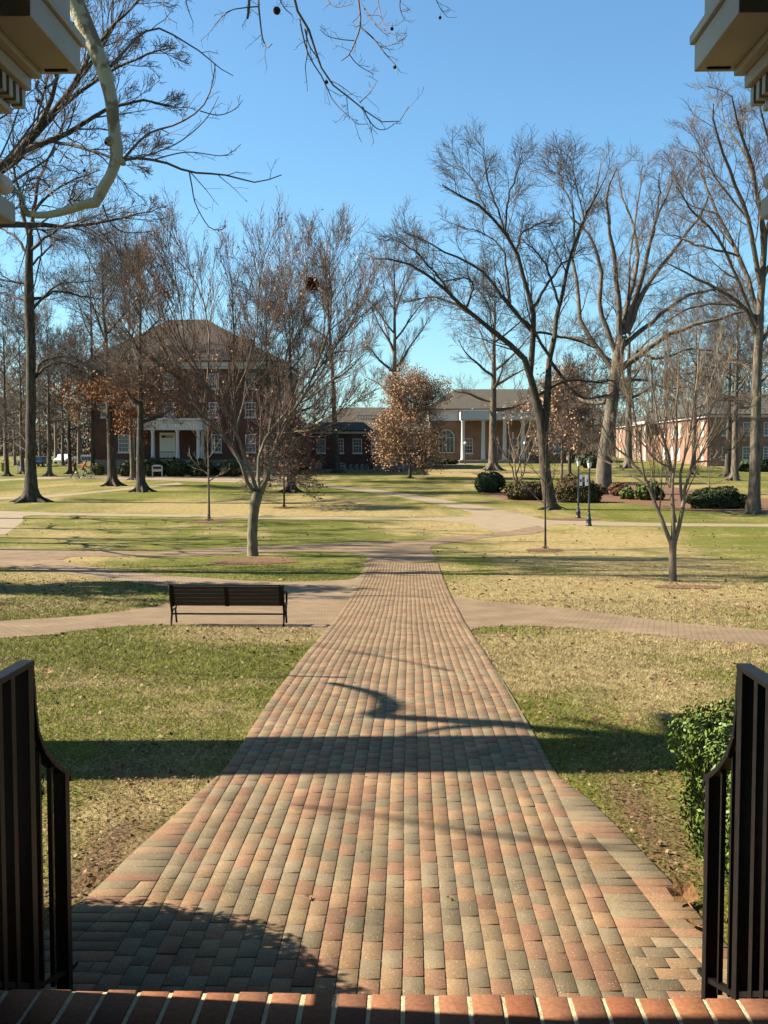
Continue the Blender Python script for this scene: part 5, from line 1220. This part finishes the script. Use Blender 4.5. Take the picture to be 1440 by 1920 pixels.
q.box(X_(299, yp), X_(328, yp), yp-.03, yp+.02, Zp(848, yp), Zp(847, yp)+.02); q.build('railing', M['iron_far'], bA)

# white sign with maroon board
g = G(295, 895); k2 = g.y/FPX; sg = empty('campus_sign', g, 'white framed sign with a maroon board in front of the evergreen bushes', 'sign')
for s_ in (-1, 1): q = MB(); q.box(g.x+s_*9*k2-.05, g.x+s_*9*k2+.05, g.y-.05, g.y+.05, g.z-.1, g.z+22*k2); q.build('post', M['white'], sg)
q = MB(); q.box(g.x-9.5*k2, g.x+9.5*k2, g.y-.04, g.y+.04, g.z+11*k2, g.z+21.5*k2); q.box(g.x-7*k2, g.x+7*k2, g.y-.035, g.y+.035, g.z+21.5*k2, g.z+23.5*k2); bd = q.build('frame_board', M['white'], sg)
q = MB(); q.box(g.x-8.2*k2, g.x+8.2*k2, g.y-.055, g.y-.042, g.z+15.5*k2, g.z+20.5*k2); q.build('maroon_panel', M['maroon'], bd)

# low brick wing in the middle
d2 = 128.0
bB = empty('brick_wing', (X_(650, d2), d2+6, float(gz(d2))), 'low brick wing with a grey roof left of the tan leaved tree', 'building')
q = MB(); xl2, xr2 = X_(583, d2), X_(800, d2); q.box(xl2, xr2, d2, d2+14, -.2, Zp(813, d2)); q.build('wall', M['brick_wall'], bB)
q = MB(); q.box(xl2-.3, xr2, d2-.3, d2+14.3, Zp(813, d2)+.003, Zp(809, d2)); q.build('cornice', M['cream'], bB)
q = MB(); hip(q, xl2-.5, xr2+.2, d2-.5, d2+14.5, Zp(808, d2)+.1, Zp(764, d2+7), X_(640, d2+7), X_(800, d2+7), d2+7); ro = q.build('roof', M['shingle'], bB)
q = MB()
for xx in np.linspace(X_(672, d2+3), X_(712, d2+3), 9): q.box(xx-.05, xx+.05, d2+3, d2+3.1, Zp(789, d2+3), Zp(780, d2+3))
q.box(X_(670, d2+3), X_(714, d2+3), d2+2.95, d2+3.15, Zp(780, d2+3), Zp(778.5, d2+3)); q.box(X_(670, d2+3), X_(714, d2+3), d2+2.95, d2+3.15, Zp(789, d2+3), Zp(787, d2+3)); q.build('roof_balustrade', M['white'], ro)
mx = Matrix.Translation((0, d2, 0))
for px_ in (602, 636, 670, 704, 740, 772): window(bB, mx, X_(px_, d2), Zp(836, d2), .95, 1.6, 3, 4)
for px_ in (597, 640): window(bB, mx, X_(px_, d2), Zp(873, d2), .6, .5, 2, 2, sill=False)
bG = empty('grey_annex', (X_(567, 134), 136, float(gz(134))), 'pale grey rendered annex left of the low brick wing', 'building')
q = MB(); q.box(X_(545, 134), X_(585, 134), 134, 142, 0, Zp(815, 134)); q.build('wall', M['grey_siding'], bG)
q = MB(); hip(q, X_(543, 134), X_(587, 134), 133.6, 142.4, Zp(814, 134)+.12, Zp(805, 138), X_(556, 138), X_(574, 138), 138); q.build('roof', M['shingle'], bG)

# columned building in the centre
d3 = 152.0
bC = empty('columned_building', (X_(920, d3), d3+8, float(gz(d3))), 'brick building with tall white columns, arched window and wide hip roof', 'building')
q = MB(); xl3, xr3 = X_(806, d3), X_(1062, d3); q.box(xl3, xr3, d3, d3+18, -.2, Zp(789, d3)); q.build('wall', M['brick_wall_light'], bC)
q = MB(); q.box(xl3-.2, xr3+.2, d3-.3, d3+18.2, Zp(789, d3)+.003, Zp(771, d3)); q.box(xl3-.5, xr3+.5, d3-.6, d3+18.5, Zp(771, d3)+.004, Zp(768.5, d3)); q.build('entablature', M['white'], bC)
q = MB(); hip(q, xl3-.8, xr3+.8, d3-.9, d3+18.8, Zp(768, d3)+.1, Zp(730, d3+9), X_(852, d3+9), X_(1012, d3+9), d3+9); q.build('roof', M['shingle'], bC)
yp3 = d3-4.0
q = MB(); q.box(X_(863, yp3), X_(1000, yp3), yp3-.4, d3-.31, Zp(787, yp3), Zp(772, yp3)); q.build('portico_beam', M['white'], bC)
q = MB(); q.box(X_(862, yp3), X_(1002, yp3), yp3-.6, d3-.02, 0, Zp(863, yp3)); q.build('portico_floor', M['stone'], bC)
for px_ in (868, 906, 946, 980):
    q = MB(); z0, z1 = Zp(863, yp3), Zp(787, yp3); q.lathe((X_(px_, yp3), yp3, 0), [(.36, z0), (.36, z0+.15), (.30, z0+.3), (.28, z0+2), (.24, z1-.3), (.34, z1-.15), (.34, z1)], 14); q.build('column', M['white'], bC, True)
# arched window
aw = MB(Matrix.Translation((X_(837, d3), d3, Zp(848, d3)))); W2, HS = 1.05, 2.15
aw.box(-W2-.12, -W2, -.1, .05, 0, HS); aw.box(W2, W2+.12, -.1, .05, 0, HS); aw.box(-W2, W2, -.1, .05, -.12, 0); aw.box(-.05, .05, -.07, .04, 0, HS); aw.box(-W2, W2, -.072, .042, HS-.06, HS+.03)
for i in range(12):
    a, b_ = math.pi*i/12, math.pi*(i+1)/12; aw.prism([(W2*math.cos(a), HS+W2*math.sin(a)), ((W2+.14)*math.cos(a), HS+(W2+.14)*math.sin(a)), ((W2+.14)*math.cos(b_), HS+(W2+.14)*math.sin(b_)), (W2*math.cos(b_), HS+W2*math.sin(b_))], -.1, .05)
for a in (math.pi/4, math.pi/2, 3*math.pi/4): aw.beam((0, -.05, HS), (W2*math.cos(a), -.05, HS+W2*math.sin(a)), .05)
for s_ in (-.5, .5): aw.box(W2*s_-.03, W2*s_+.03, -.06, .03, 0, HS)
awo = aw.build('arched_window', M['white'], bC)
q = MB(Matrix.Translation((X_(837, d3), d3, Zp(848, d3)))); q.prism([(-W2, 0), (W2, 0)]+[(W2*math.cos(math.pi*i/12), HS+W2*math.sin(math.pi*i/12)) for i in range(13)], -.02, .012); q.build('pane', M['glass'], awo)
mx = Matrix.Translation((0, d3, 0))
for px_ in (878, 925, 963, 1020, 1045): window(bC, mx, X_(px_, d3), Zp(836, d3), 1.1, 2.0, 3, 4)

# right brick building: long sunlit side and shaded end
d4 = 137.0; xw = X_(1326, d4); zE = Zp(783, d4)
bD = empty('brick_hall', (xw+9, d4+28, float(gz(d4))), 'long two storey brick building with a sunlit white windowed side at the right', 'building')
q = MB(); q.box(xw, xw+40, d4, d4+60, -.2, zE); q.build('wall', M['brick_wall_light'], bD)
q = MB(); q.box(xw-.35, xw+40.3, d4-.35, d4+60.3, zE+.003, zE+.35); q.build('cornice', M['white'], bD)
q = MB(); hip(q, xw-.6, xw+40.6, d4-.6, d4+60.6, zE+.45, zE+4.6, xw+9, xw+32, d4+30); ro = q.build('roof', M['shingle'], bD)
mx = Matrix.Translation((0, d4, 0)); z1_ = zE-1.5; z0_ = zE-4.7
for i in range(8):
    for zz in (z1_, z0_): window(bD, mx, xw+2.4+i*2.7, zz, .85, 1.55, 2, 4)
mxs = Matrix.Translation((xw, 0, 0)) @ Matrix.Rotation(-math.pi/2, 4, 'Z')
for i, yy in enumerate((d4+2.2, d4+6, d4+14, d4+18, d4+23, d4+36, d4+42, d4+48, d4+56)):
    for zz in (z1_, z0_): window(bD, mxs, -yy, zz, 1.2 if i in (0, 3) else .95, 1.7, 2, 4, pane='pane_pale')
for yy in (d4+27, d4+30.5, d4+34):
    q = MB(); q.lathe((xw-1.9, yy, 0), [(.24, .6), (.24, .8), (.2, .9), (.17, zE-.3), (.24, zE-.12)], 10); q.build('column', M['white'], bD, True)
q = MB(); q.box(xw-2.3, xw-.36, d4+26, d4+35, zE-.1, zE+.3); q.build('porch_roof', M['white'], bD)

# small far things at the left: houses, cars, boxes
def gable(name, label, x0px, x1px, ytop, yeave, dd, wm, rm, dep=7, door=False, pane='glass'):
    x0, x1 = X_(x0px, dd), X_(x1px, dd); b_ = empty(name, ((x0+x1)/2, dd+dep/2, float(gz(dd))), label, 'house')
    q = MB(); q.box(x0, x1, dd, dd+dep, float(gz(dd))-.5, Zp(yeave, dd)); q.build('wall', M[wm], b_)
    q = MB(); ze = Zp(yeave, dd); zt = Zp(ytop, dd+dep/2); q.add([(x0-.4, dd-.5, ze), (x1+.4, dd-.5, ze), (x1+.4, dd+dep/2, zt), (x0-.4, dd+dep/2, zt), (x1+.4, dd+dep+.5, ze), (x0-.4, dd+dep+.5, ze)], [(0, 1, 2, 3), (3, 2, 4, 5), (0, 3, 5), (1, 4, 2), (5, 4, 1, 0)]); q.build('roof', M[rm], b_)
    window(b_, Matrix.Translation((0, dd, 0)), (x0+x1)/2, (Zp(yeave, dd)+float(gz(dd)))/2+.2, 1.4, 1.1, 3, 2)
gable('blue_house', 'small dark blue house with a slate roof behind the walking person', 110, 132, 863, 875, 150, 'blue_siding', 'shingle_blue')
gable('grey_house', 'low grey roofed shed between the blue house and the left brick building', 137, 186, 853, 866, 158, 'grey_siding', 'shingle_blue')
def car(label, px, py, col, L=4.4, dd=None, rz=0):
    g = G(px, py) if dd is None else Vector((X_(px, dd), dd, float(gz(dd))))
    root = empty('parked_car', g, label, 'car', rz=rz); q = MB(Matrix.Translation(g))
    prof = [(-.5, .30), (-.49, .62), (-.33, .78), (-.20, .84), (-.08, 1.30), (.20, 1.36), (.36, .95), (.49, .86), (.5, .35)]
    q.prism([(x*L, z) for x, z in prof], -.85, .85); q.build('body', M[col], root, bevel=.06)
    q = MB(Matrix.Translation(g)); q.prism([(-.175*L, .88), (-.075*L, 1.25), (.19*L, 1.30), (.32*L, .95)], -.865, .865); q.build('side_windows', M['glass'], root)
    for sx in (-.31, .31):
        for sy in (-.8, .8):
            q = MB(Matrix.Translation(g+Vector((sx*L, sy, .32)))); q.tube([(0, -.1, 0), (0, .1, 0)], .32, 14); wo = q.build('wheel', M['tyre'], root)
            q = MB(Matrix.Translation(g+Vector((sx*L, sy, .32)))); q.tube([(0, -.106, 0), (0, .106, 0)], .17, 10); q.build('rim', M['steel'], wo)
car('white parked car in front of the small blue house', 121, 890, 'car_white', dd=146, rz=math.pi/2)
car('dark parked car right behind the foot of the tall dark tree', 76, 892, 'car_dark', dd=136, rz=math.pi/2)
g = Vector((X_(9, 120), 120, float(gz(120)))); yb = empty('utility_box', g, 'yellow green box on the grass at the left edge', 'box')
q = MB(); q.box(g.x-.35, g.x+.35, g.y-.3, g.y+.3, g.z-.1, g.z+.95); q.build('cabinet', M['yellow'], yb, bevel=.03); q = MB(); q.box(g.x-.4, g.x+.4, g.y-.35, g.y+.35, g.z+.953, g.z+1.02); q.build('lid', M['yellow'], yb)
g = Vector((X_(37, 118), 118, float(gz(118)))); yb = empty('banner_sign', g, 'narrow blue and white upright sign near the left edge', 'sign')
q = MB(); q.box(g.x-.22, g.x+.22, g.y-.04, g.y+.04, g.z+.1, g.z+1.5); q.build('panel', M['banner'], yb); q = MB(); q.box(g.x-.18, g.x+.06, g.y-.05, g.y-.043, g.z+.7, g.z+1.3); q.build('blue_patch', M['banner_mark'], yb)
for a, b_ in ((-.26, -.221), (.221, .26)): q = MB(); q.box(g.x+a, g.x+b_, g.y-.03, g.y+.03, g.z-.1, g.z+1.55); q.build('post', M['iron_far'], yb)
# centre bits: utility cabinet, brick pier, wall
g = Vector((X_(803, 142), 142, float(gz(142)))); yb = empty('utility_cabinet', g, 'pale box cabinet beside the clipped hedge at the columned building', 'box')
q = MB(); q.box(g.x-.5, g.x+.5, g.y-.4, g.y+.4, g.z-.1, g.z+1.1); q.build('cabinet', M['white'], yb, bevel=.04); q = MB(); q.box(g.x-.55, g.x+.55, g.y-.45, g.y+.45, g.z+1.103, g.z+1.2); q.build('cap', M['maroon'], yb)
g = Vector((X_(735, 124), 124, float(gz(124)))); yb = empty('low_wall', g, 'long low grey retaining wall behind the tan leaved tree', 'wall')
q = MB(); q.box(X_(700, 124), X_(778, 124), 124, 124.3, g.z-.3, g.z+.75); q.build('wall_face', M['stone'], yb); q = MB(); q.box(X_(778, 124), X_(790, 124), 123.8, 124.6, g.z-.3, g.z+1.45); q.build('pier', M['brick_wall'], yb)

# ---------------------------------------------------------------- people and bicycles
def person(name, label, loc, rz, joints, edges, radii, parts):
    """continuous skinned body; joints in local metres"""
    root = empty(name, loc, label, 'person'); mxp = Matrix.Translation(loc) @ Matrix.Rotation(rz, 4, 'Z')
    names = list(joints); me = bpy.data.meshes.new('body'); me.from_pydata([tuple(Matrix.Rotation(rz, 3, 'Z') @ Vector(joints[j])) for j in names], [(names.index(a), names.index(b)) for a, b in edges], [])
    o = bpy.data.objects.new('body', me); COL.objects.link(o); o.parent = root; me.materials.append(M['skin'])
    for key, (mt, test) in parts.items(): me.materials.append(M[mt])
    md = o.modifiers.new('skin', 'SKIN'); md.use_smooth_shade = True
    for i, j in enumerate(names):
        r = radii[j]; me.skin_vertices[0].data[i].radius = r if isinstance(r, tuple) else (r, r); me.skin_vertices[0].data[i].use_root = (j == 'pelvis')
    sb_ = o.modifiers.new('sub', 'SUBSURF'); sb_.levels = 1; sb_.render_levels = 1
    dg = bpy.context.evaluated_depsgraph_get(); ev = o.evaluated_get(dg); m2 = bpy.data.meshes.new_from_object(ev)
    o.modifiers.clear(); o.data = m2; m2.materials.clear(); m2.materials.append(M['skin']); order = ['skin']
    inv = Matrix.Rotation(-rz, 3, 'Z')
    for key, (mt, test) in parts.items(): m2.materials.append(M[mt])
    for p in m2.polygons:
        c = inv @ p.center; p.use_smooth = True; p.material_index = 0
        for i, (key, (mt, test)) in enumerate(parts.items()):
            if test(c): p.material_index = i+1
    return root, mxp
E_ = [('pelvis', 'spine'), ('spine', 'chest'), ('chest', 'neck'), ('neck', 'head'), ('head', 'crown'), ('chest', 'shL'), ('shL', 'elL'), ('elL', 'haL'), ('haL', 'fiL'), ('chest', 'shR'), ('shR', 'elR'), ('elR', 'haR'), ('haR', 'fiR'),
      ('pelvis', 'hiL'), ('hiL', 'knL'), ('knL', 'anL'), ('anL', 'toL'), ('pelvis', 'hiR'), ('hiR', 'knR'), ('knR', 'anR'), ('anR', 'toR')]
RD = dict(pelvis=(.15, .12), spine=(.14, .11), chest=(.17, .12), neck=.055, head=(.085, .10), crown=(.07, .08), shL=.07, shR=.07, elL=.045, elR=.045, haL=.034, haR=.034, fiL=.026, fiR=.026,
          hiL=.09, hiR=.09, knL=.062, knR=.062, anL=.042, anR=.042, toL=.038, toR=.038)
# walker strides to the right (local +x forward)
J = dict(pelvis=(0, 0, .93), spine=(.01, 0, 1.10), chest=(.03, 0, 1.34), neck=(.05, 0, 1.50), head=(.07, 0, 1.60), crown=(.07, 0, 1.70), shL=(.03, .19, 1.40), elL=(-.10, .23, 1.14), haL=(.06, .23, .93), fiL=(.10, .22, .85),
         shR=(.03, -.19, 1.40), elR=(-.08, -.24, 1.12), haR=(.14, -.22, .96), fiR=(.20, -.21, .90), hiL=(0, .10, .88), knL=(.22, .10, .50), anL=(.30, .10, .09), toL=(.46, .10, .04), hiR=(0, -.10, .88), knR=(-.10, -.10, .48), anR=(-.38, -.10, .14), toR=(-.30, -.10, .03))
g = G(141, 897)
pr, mxp = person('person', 'walking person in a brown jacket and black trousers on the far left path', g, 0, J, E_, RD,
       dict(trousers=('black_cloth', lambda c: c.z < .98 and abs(c.y) < .2), jacket=('brown_cloth', lambda c: .96 <= c.z < 1.47 and (abs(c.y) < .3) and not (c.z < 1.0 and abs(c.y) > .17)), hand=('skin', lambda c: abs(c.y) > .19 and c.z < .97), hair=('hair', lambda c: c.z > 1.62 or (c.z > 1.52 and c.x < .03)), shoes=('black_cloth', lambda c: c.z < .1)))
q = MB(mxp); q.ball((-.14, 0, 1.22), (.11, .15, .2), 10, 7); q.build('backpack', M['black_cloth'], pr, True)
# bicycle, heading right
def bicycle(name, label, loc, rz, group=None, frame='steel'):
    root = empty(name, loc, label, 'bicycle', group); mx_ = Matrix.Translation(loc) @ Matrix.Rotation(rz, 4, 'Z')
    for xx in (-.52, .52):
        q = MB(mx_); n_ = 20; q.tube([(xx+.33*math.cos(2*math.pi*i/n_), 0, .34+.33*math.sin(2*math.pi*i/n_)) for i in range(n_+1)], .018, 6, False); wo = q.build('wheel', M['steel'], root, True)
        q = MB(mx_)
        for i in range(10): a = math.pi*2*i/10; q.beam((xx, 0, .34), (xx+.32*math.cos(a), 0, .34+.32*math.sin(a)), .005)
        q.build('spokes', M['steel'], wo)
    q = MB(mx_)
    for a, b_ in (((-.52, .34), (-.05, .30)), ((-.05, .30), (-.17, .82)), ((-.52, .34), (-.14, .74)), ((-.14, .74), (.36, .78)), ((-.05, .30), (.38, .68)), ((.52, .34), (.36, .80)), ((.36, .80), (.33, .95))): q.beam((a[0], 0, a[1]), (b_[0], 0, b_[1]), .032)
    q.build('frame', M[frame], root)
    q = MB(mx_); q.tube([(.40, -.28, .98), (.35, -.15, .97), (.33, 0, .95), (.35, .15, .97), (.40, .28, .98)], .014, 6); q.build('handlebar', M['iron_far'], root)
    q = MB(mx_); q.ball((-.18, 0, .84), (.13, .07, .035), 8, 5); q.build('saddle', M['iron_far'], root)
    q = MB(mx_); q.tube([(-.05, -.03, .30), (-.05, .03, .30)], .09, 10); q.beam((-.05, .06, .30), (.05, .06, .18), .02); q.beam((-.05, -.06, .30), (-.15, -.06, .42), .02); q.build('pedals', M['iron_far'], root)
    return root
g2 = G(158, 898); bicycle('bicycle', 'silver bicycle ridden by the person in the red jacket', g2, .25)
J2 = dict(pelvis=(-.16, 0, .94), spine=(-.08, 0, 1.10), chest=(.06, 0, 1.30), neck=(.14, 0, 1.43), head=(.19, 0, 1.52), crown=(.20, 0, 1.62), shL=(.07, .18, 1.35), elL=(.18, .23, 1.13), haL=(.34, .24, 1.01), fiL=(.41, .25, .99),
          shR=(.07, -.18, 1.35), elR=(.18, -.23, 1.13), haR=(.34, -.24, 1.01), fiR=(.41, -.25, .99), hiL=(-.13, .09, .90), knL=(.22, .12, .66), anL=(.05, .11, .26), toL=(.18, .11, .21), hiR=(-.13, -.09, .90), knR=(.18, -.12, .78), anR=(-.12, -.11, .48), toR=(.0, -.11, .43))
person('person', 'cyclist in a bright red jacket riding a bicycle on the far left path', g2, .25, J2, E_, RD,
       dict(trousers=('khaki_cloth', lambda c: c.z < 1.0 and c.x < .33), jacket=('red_cloth', lambda c: 1.0 <= c.z < 1.42 and c.x < .30), hair=('hair', lambda c: c.z > 1.54 or (c.z > 1.46 and c.x < .13))))
for i, px_ in enumerate((642, 652, 663, 674, 684)):
    gg = Vector((X_(px_, 125.2), 125.2, float(gz(125.2)))); lb = ['leftmost parked bicycle in the row before the low brick wing', 'parked bicycle in the row before the low brick wing, second from left', 'parked bicycle in the row before the low brick wing, middle one', 'parked bicycle in the row before the low brick wing, second from right', 'parked bicycle in the row before the low brick wing, rightmost'][i]
    if i == 0: bp0 = bicycle('bicycle', lb, gg, 1.1, 'bicycles parked before the low wing', 'iron_far')
    else: o = copy_tree(bp0); o.location = gg; o['label'] = lb

# ---------------------------------------------------------------- porch around the camera
FZ = .66; YF = 3.157
pc = empty('porch', (0, 3, 0), 'porch with cream cornices at both upper corners and a brick floor edge', 'porch')
q = MB(); q.box(-3.6, 3.2, -3.5, YF-.205, .0, FZ-.002); q.build('floor', M['brick_wall'], pc)
# nosing course laid brick by brick
rb = np.random.default_rng(15); VB = []; TB = []
def nb_(x0, x1, y0, y1, z0, z1, c=.004):
    a = [(x0, y0), (x1, y0), (x1, y1), (x0, y1)]; b_ = [(x0+c, y0+c), (x1-c, y0+c), (x1-c, y1-c), (x0+c, y1-c)]
    VB.extend([(p[0], p[1], z0) for p in a]+[(p[0], p[1], z1-c) for p in a]+[(p[0], p[1], z1) for p in b_])
x = -2.2; 
while x < 2.2:
    dz = rb.normal(0, .0015); nb_(x+.006, x+.098, YF-.2, YF+rb.normal(0, .002), FZ-.06, FZ+.004+dz); TB.append(np.array(rb.choice(4) == 0 and (.40, .17, .09) or ((.50, .20, .09), (.44, .16, .075), (.54, .24, .12))[rb.integers(3)])*rb.uniform(.9, 1.1)); x += .104
o = link('nosing_bricks', npmesh('nosing_bricks', np.array(VB), (np.arange(len(TB))[:, None, None]*12+fq[None]).reshape(-1, 4), False, np.repeat(np.array(TB), 9, axis=0)), attrmat('nosing_brick', .85, .2, 60, .3), pc)
q = MB(); q.box(-2.2, 2.2, YF-.204, YF-.006, 0, FZ-.0); q.build('mortar', mat('mortar', (.30, .25, .15), (.36, .31, .2), 30, .95, .4, 90), pc)
for i, (y0, z1) in enumerate(((YF-.003, .495), (YF+.28, .33), (YF+.56, .165))):
    q = MB(); q.box(-1.62, 1.5, y0, YF+.28*(i+1), -.05, z1); q.build('step', M['step_brick'], pc)
sides = [(-1, -1.03, 3.545), (1, .882, 3.535)]
for s_, xc, zc in sides:
    def bx(mb, x_in, y0, y1, z0, z1, xo=3.2):
        a, b_ = sorted((x_in, s_*xo)); mb.box(a, b_, y0, y1, z0, z1)
    q = MB(); bx(q, xc, 2.865, 3.30, zc, zc+.085); bx(q, xc-s_*.012, 2.853, 3.315, zc+.086, zc+.115); bx(q, xc+s_*.02, 2.9, 3.27, zc+.116, zc+.30)
    co = q.build('cornice', M['cream'], pc, bevel=.003)
    q = MB(); a, b_ = sorted((xc+s_*.03, xc+s_*.10)); q.box(a, b_, 3.255, 3.268, zc-.004, zc+.004); q.build('soffit_slot_shade', M['shade_slot'], co)  # thin near-black strip painted in for the shade within the slit
    o1 = .145
    q = MB(); bx(q, xc+s_*(o1-.03), 2.93, 3.28, zc-.022, zc-.001); bx(q, xc+s_*o1, 2.95, 3.27, zc-.062, zc-.023); q.build('bed_moulding', M['cream'], pc, bevel=.004)
    q = MB(); bx(q, xc+s_*(o1+.055), 2.98, 3.235, zc-.125, zc-.063); q.build('dentil_band', M['cream'], pc)
    q = MB()
    for yy in np.arange(2.975, 3.26, .052): a, b_ = sorted((xc+s_*(o1+.018), xc+s_*(o1+.0548))); q.box(a, b_, yy, yy+.03, zc-.118, zc-.064)
    q.build('dentils', M['cream'], pc, bevel=.002)
    q = MB(); bx(q, xc+s_*(o1+.045), 2.99, 3.228, zc-.145, zc-.126); bx(q, xc+s_*(o1+.085), 3.0, 3.21, zc-.30, zc-.146); q.build('frieze', M['cream'], pc, bevel=.003)
    cx = xc+s_*.56
    q = MB(); q.lathe((cx, 3.02, 0), [(.22, FZ), (.22, FZ+.08), (.19, FZ+.10), (.17, FZ+.16), (.155, FZ+1.2), (.135, 2.95), (.14, 3.05), (.15, zc-.31)], 24); cl = q.build('column', M['white'], pc, True)
    q = MB(); e0 = xc+s_*(.155 if s_ > 0 else .150); bx(q, e0, 2.92, 3.13, 3.045, 3.105, 1.9); q.build('capital', M['cream'], cl, bevel=.006)
    q = MB(); yy0 = 3.02; q.tube([(e0+s_*.03, 2.94, 3.155), (e0+s_*.03, 3.12, 3.155)], .028, 14); q.build('volute', M['cream'], cl, True)
# pier and wall to the left keep the sun off the floor
q = MB(); q.box(-3.6, -1.60, -3.5, 3.08, 0, 4.8); q.build('wall', M['white'], pc)
q = MB(); q.box(1.9, 3.2, -3.5, 2.9, 0, 4.8); q.build('wall', M['white'], pc)
q = MB(); q.box(-3.6, 3.2, -3.5, 2.85, 4.8, 5.0); q.build('ceiling', M['cream'], pc)
q = MB(); q.box(-3.6, 3.2, 2.852, 3.50, 4.82, 6.6); q.build('pediment_sun_block', M['white'], pc)  # unseen box added above the opening to keep sun off the right cornice
q = MB(); q.box(-3.6, 3.2, -3.7, -3.5, 0, 5); q.build('back_wall', M['brick_wall'], pc)
q = MB()
for i in range(16):
    a, b_ = math.pi*i/16, math.pi*(i+1)/16; r0_, r1_ = 1.03, 1.25
    q.prism([(-.07+r0_*math.cos(a), 3.70+r0_*math.sin(a)), (-.07+r1_*math.cos(a), 3.70+r1_*math.sin(a)), (-.07+r1_*math.cos(b_), 3.70+r1_*math.sin(b_)), (-.07+r0_*math.cos(b_), 3.70+r0_*math.sin(b_))], 2.60, 2.84)
q.build('archivolt', M['cream'], pc)

# iron railings
def railing(s_, xe, label):
    X0 = xe+s_*.0; xm = xe+s_*.028
    root = empty('iron_railing', (xm, 3.8, 0), label, 'railing')
    zt = 1.575; q = MB()
    q.beam((xm, 2.6, zt), (xm, 3.80, zt), .056, .022)
    cur = [(xm, 3.785, zt-.002), (xm, 3.80, zt-.06), (xm, 3.81, zt-.16), (xm, 3.835, zt-.27), (xm, 3.90, zt-.36), (xm, 4.0, zt-.44), (xm, 4.10, zt-.50), (xm, 4.19, zt-.545), (xm, 4.205, zt-.575)]
    for a, b_ in zip(cur[:-1], cur[1:]): q.beam(a, b_, .05, .024, Vector((0, .3, 1)))
    q.build('handrail', M['iron'], root, bevel=.004)
    for w_, ya, yb_, za, zb_ in ((.026, 3.733, 3.787, -.02, zt-.012), (.026, 4.118, 4.17, -.02, zt-.52), (.022, 2.62, 2.665, FZ, zt-.012)):
        q = MB(); q.box(xm-w_, xm+w_, ya, yb_, za, zb_); q.build('post', M['iron'], root, bevel=.002)
    for yy in list(np.arange(2.78, 3.72, .118)):
        q = MB(); q.box(xm-.019, xm+.019, yy-.019, yy+.019, max(.30+(3.8-yy)*.55, .2), zt-.012); q.build('baluster', M['iron'], root)
    for yy, zz in ((3.885, zt-.36), (4.01, zt-.46)):
        q = MB(); q.box(xm-.009, xm+.009, yy-.009, yy+.009, .28 if yy < 3.9 else .22, zz); q.build('baluster', M['iron'], root)
    q = MB(); q.beam((xm, 4.27, .185), (xm, 4.17, .20), .03, .02); q.beam((xm, 4.18, .198), (xm, 3.8, .33), .03, .02); q.beam((xm, 3.8, .33), (xm, 2.65, .96), .03, .02); q.beam((xm, 3.74, zt-.32), (xm, 3.84, zt-.32), .02, .02)
    q.build('bottom_rail', M['iron'], root)
    q = MB(); q.beam((xm, 3.8, .30), (xm, 4.15, .02), .012, .012); q.build('brace', M['iron'], root)
railing(-1, -1.395, 'black iron railing at the left of the steps')
railing(1, 1.205, 'black iron railing at the right of the steps')
for _o in bpy.data.objects:
    if _o.get('category') == 'person' or _o.get('label', '').startswith('silver bicycle'): _o.scale = (1.12, 1.12, 1.12)
print('built; objects', len(bpy.data.objects))
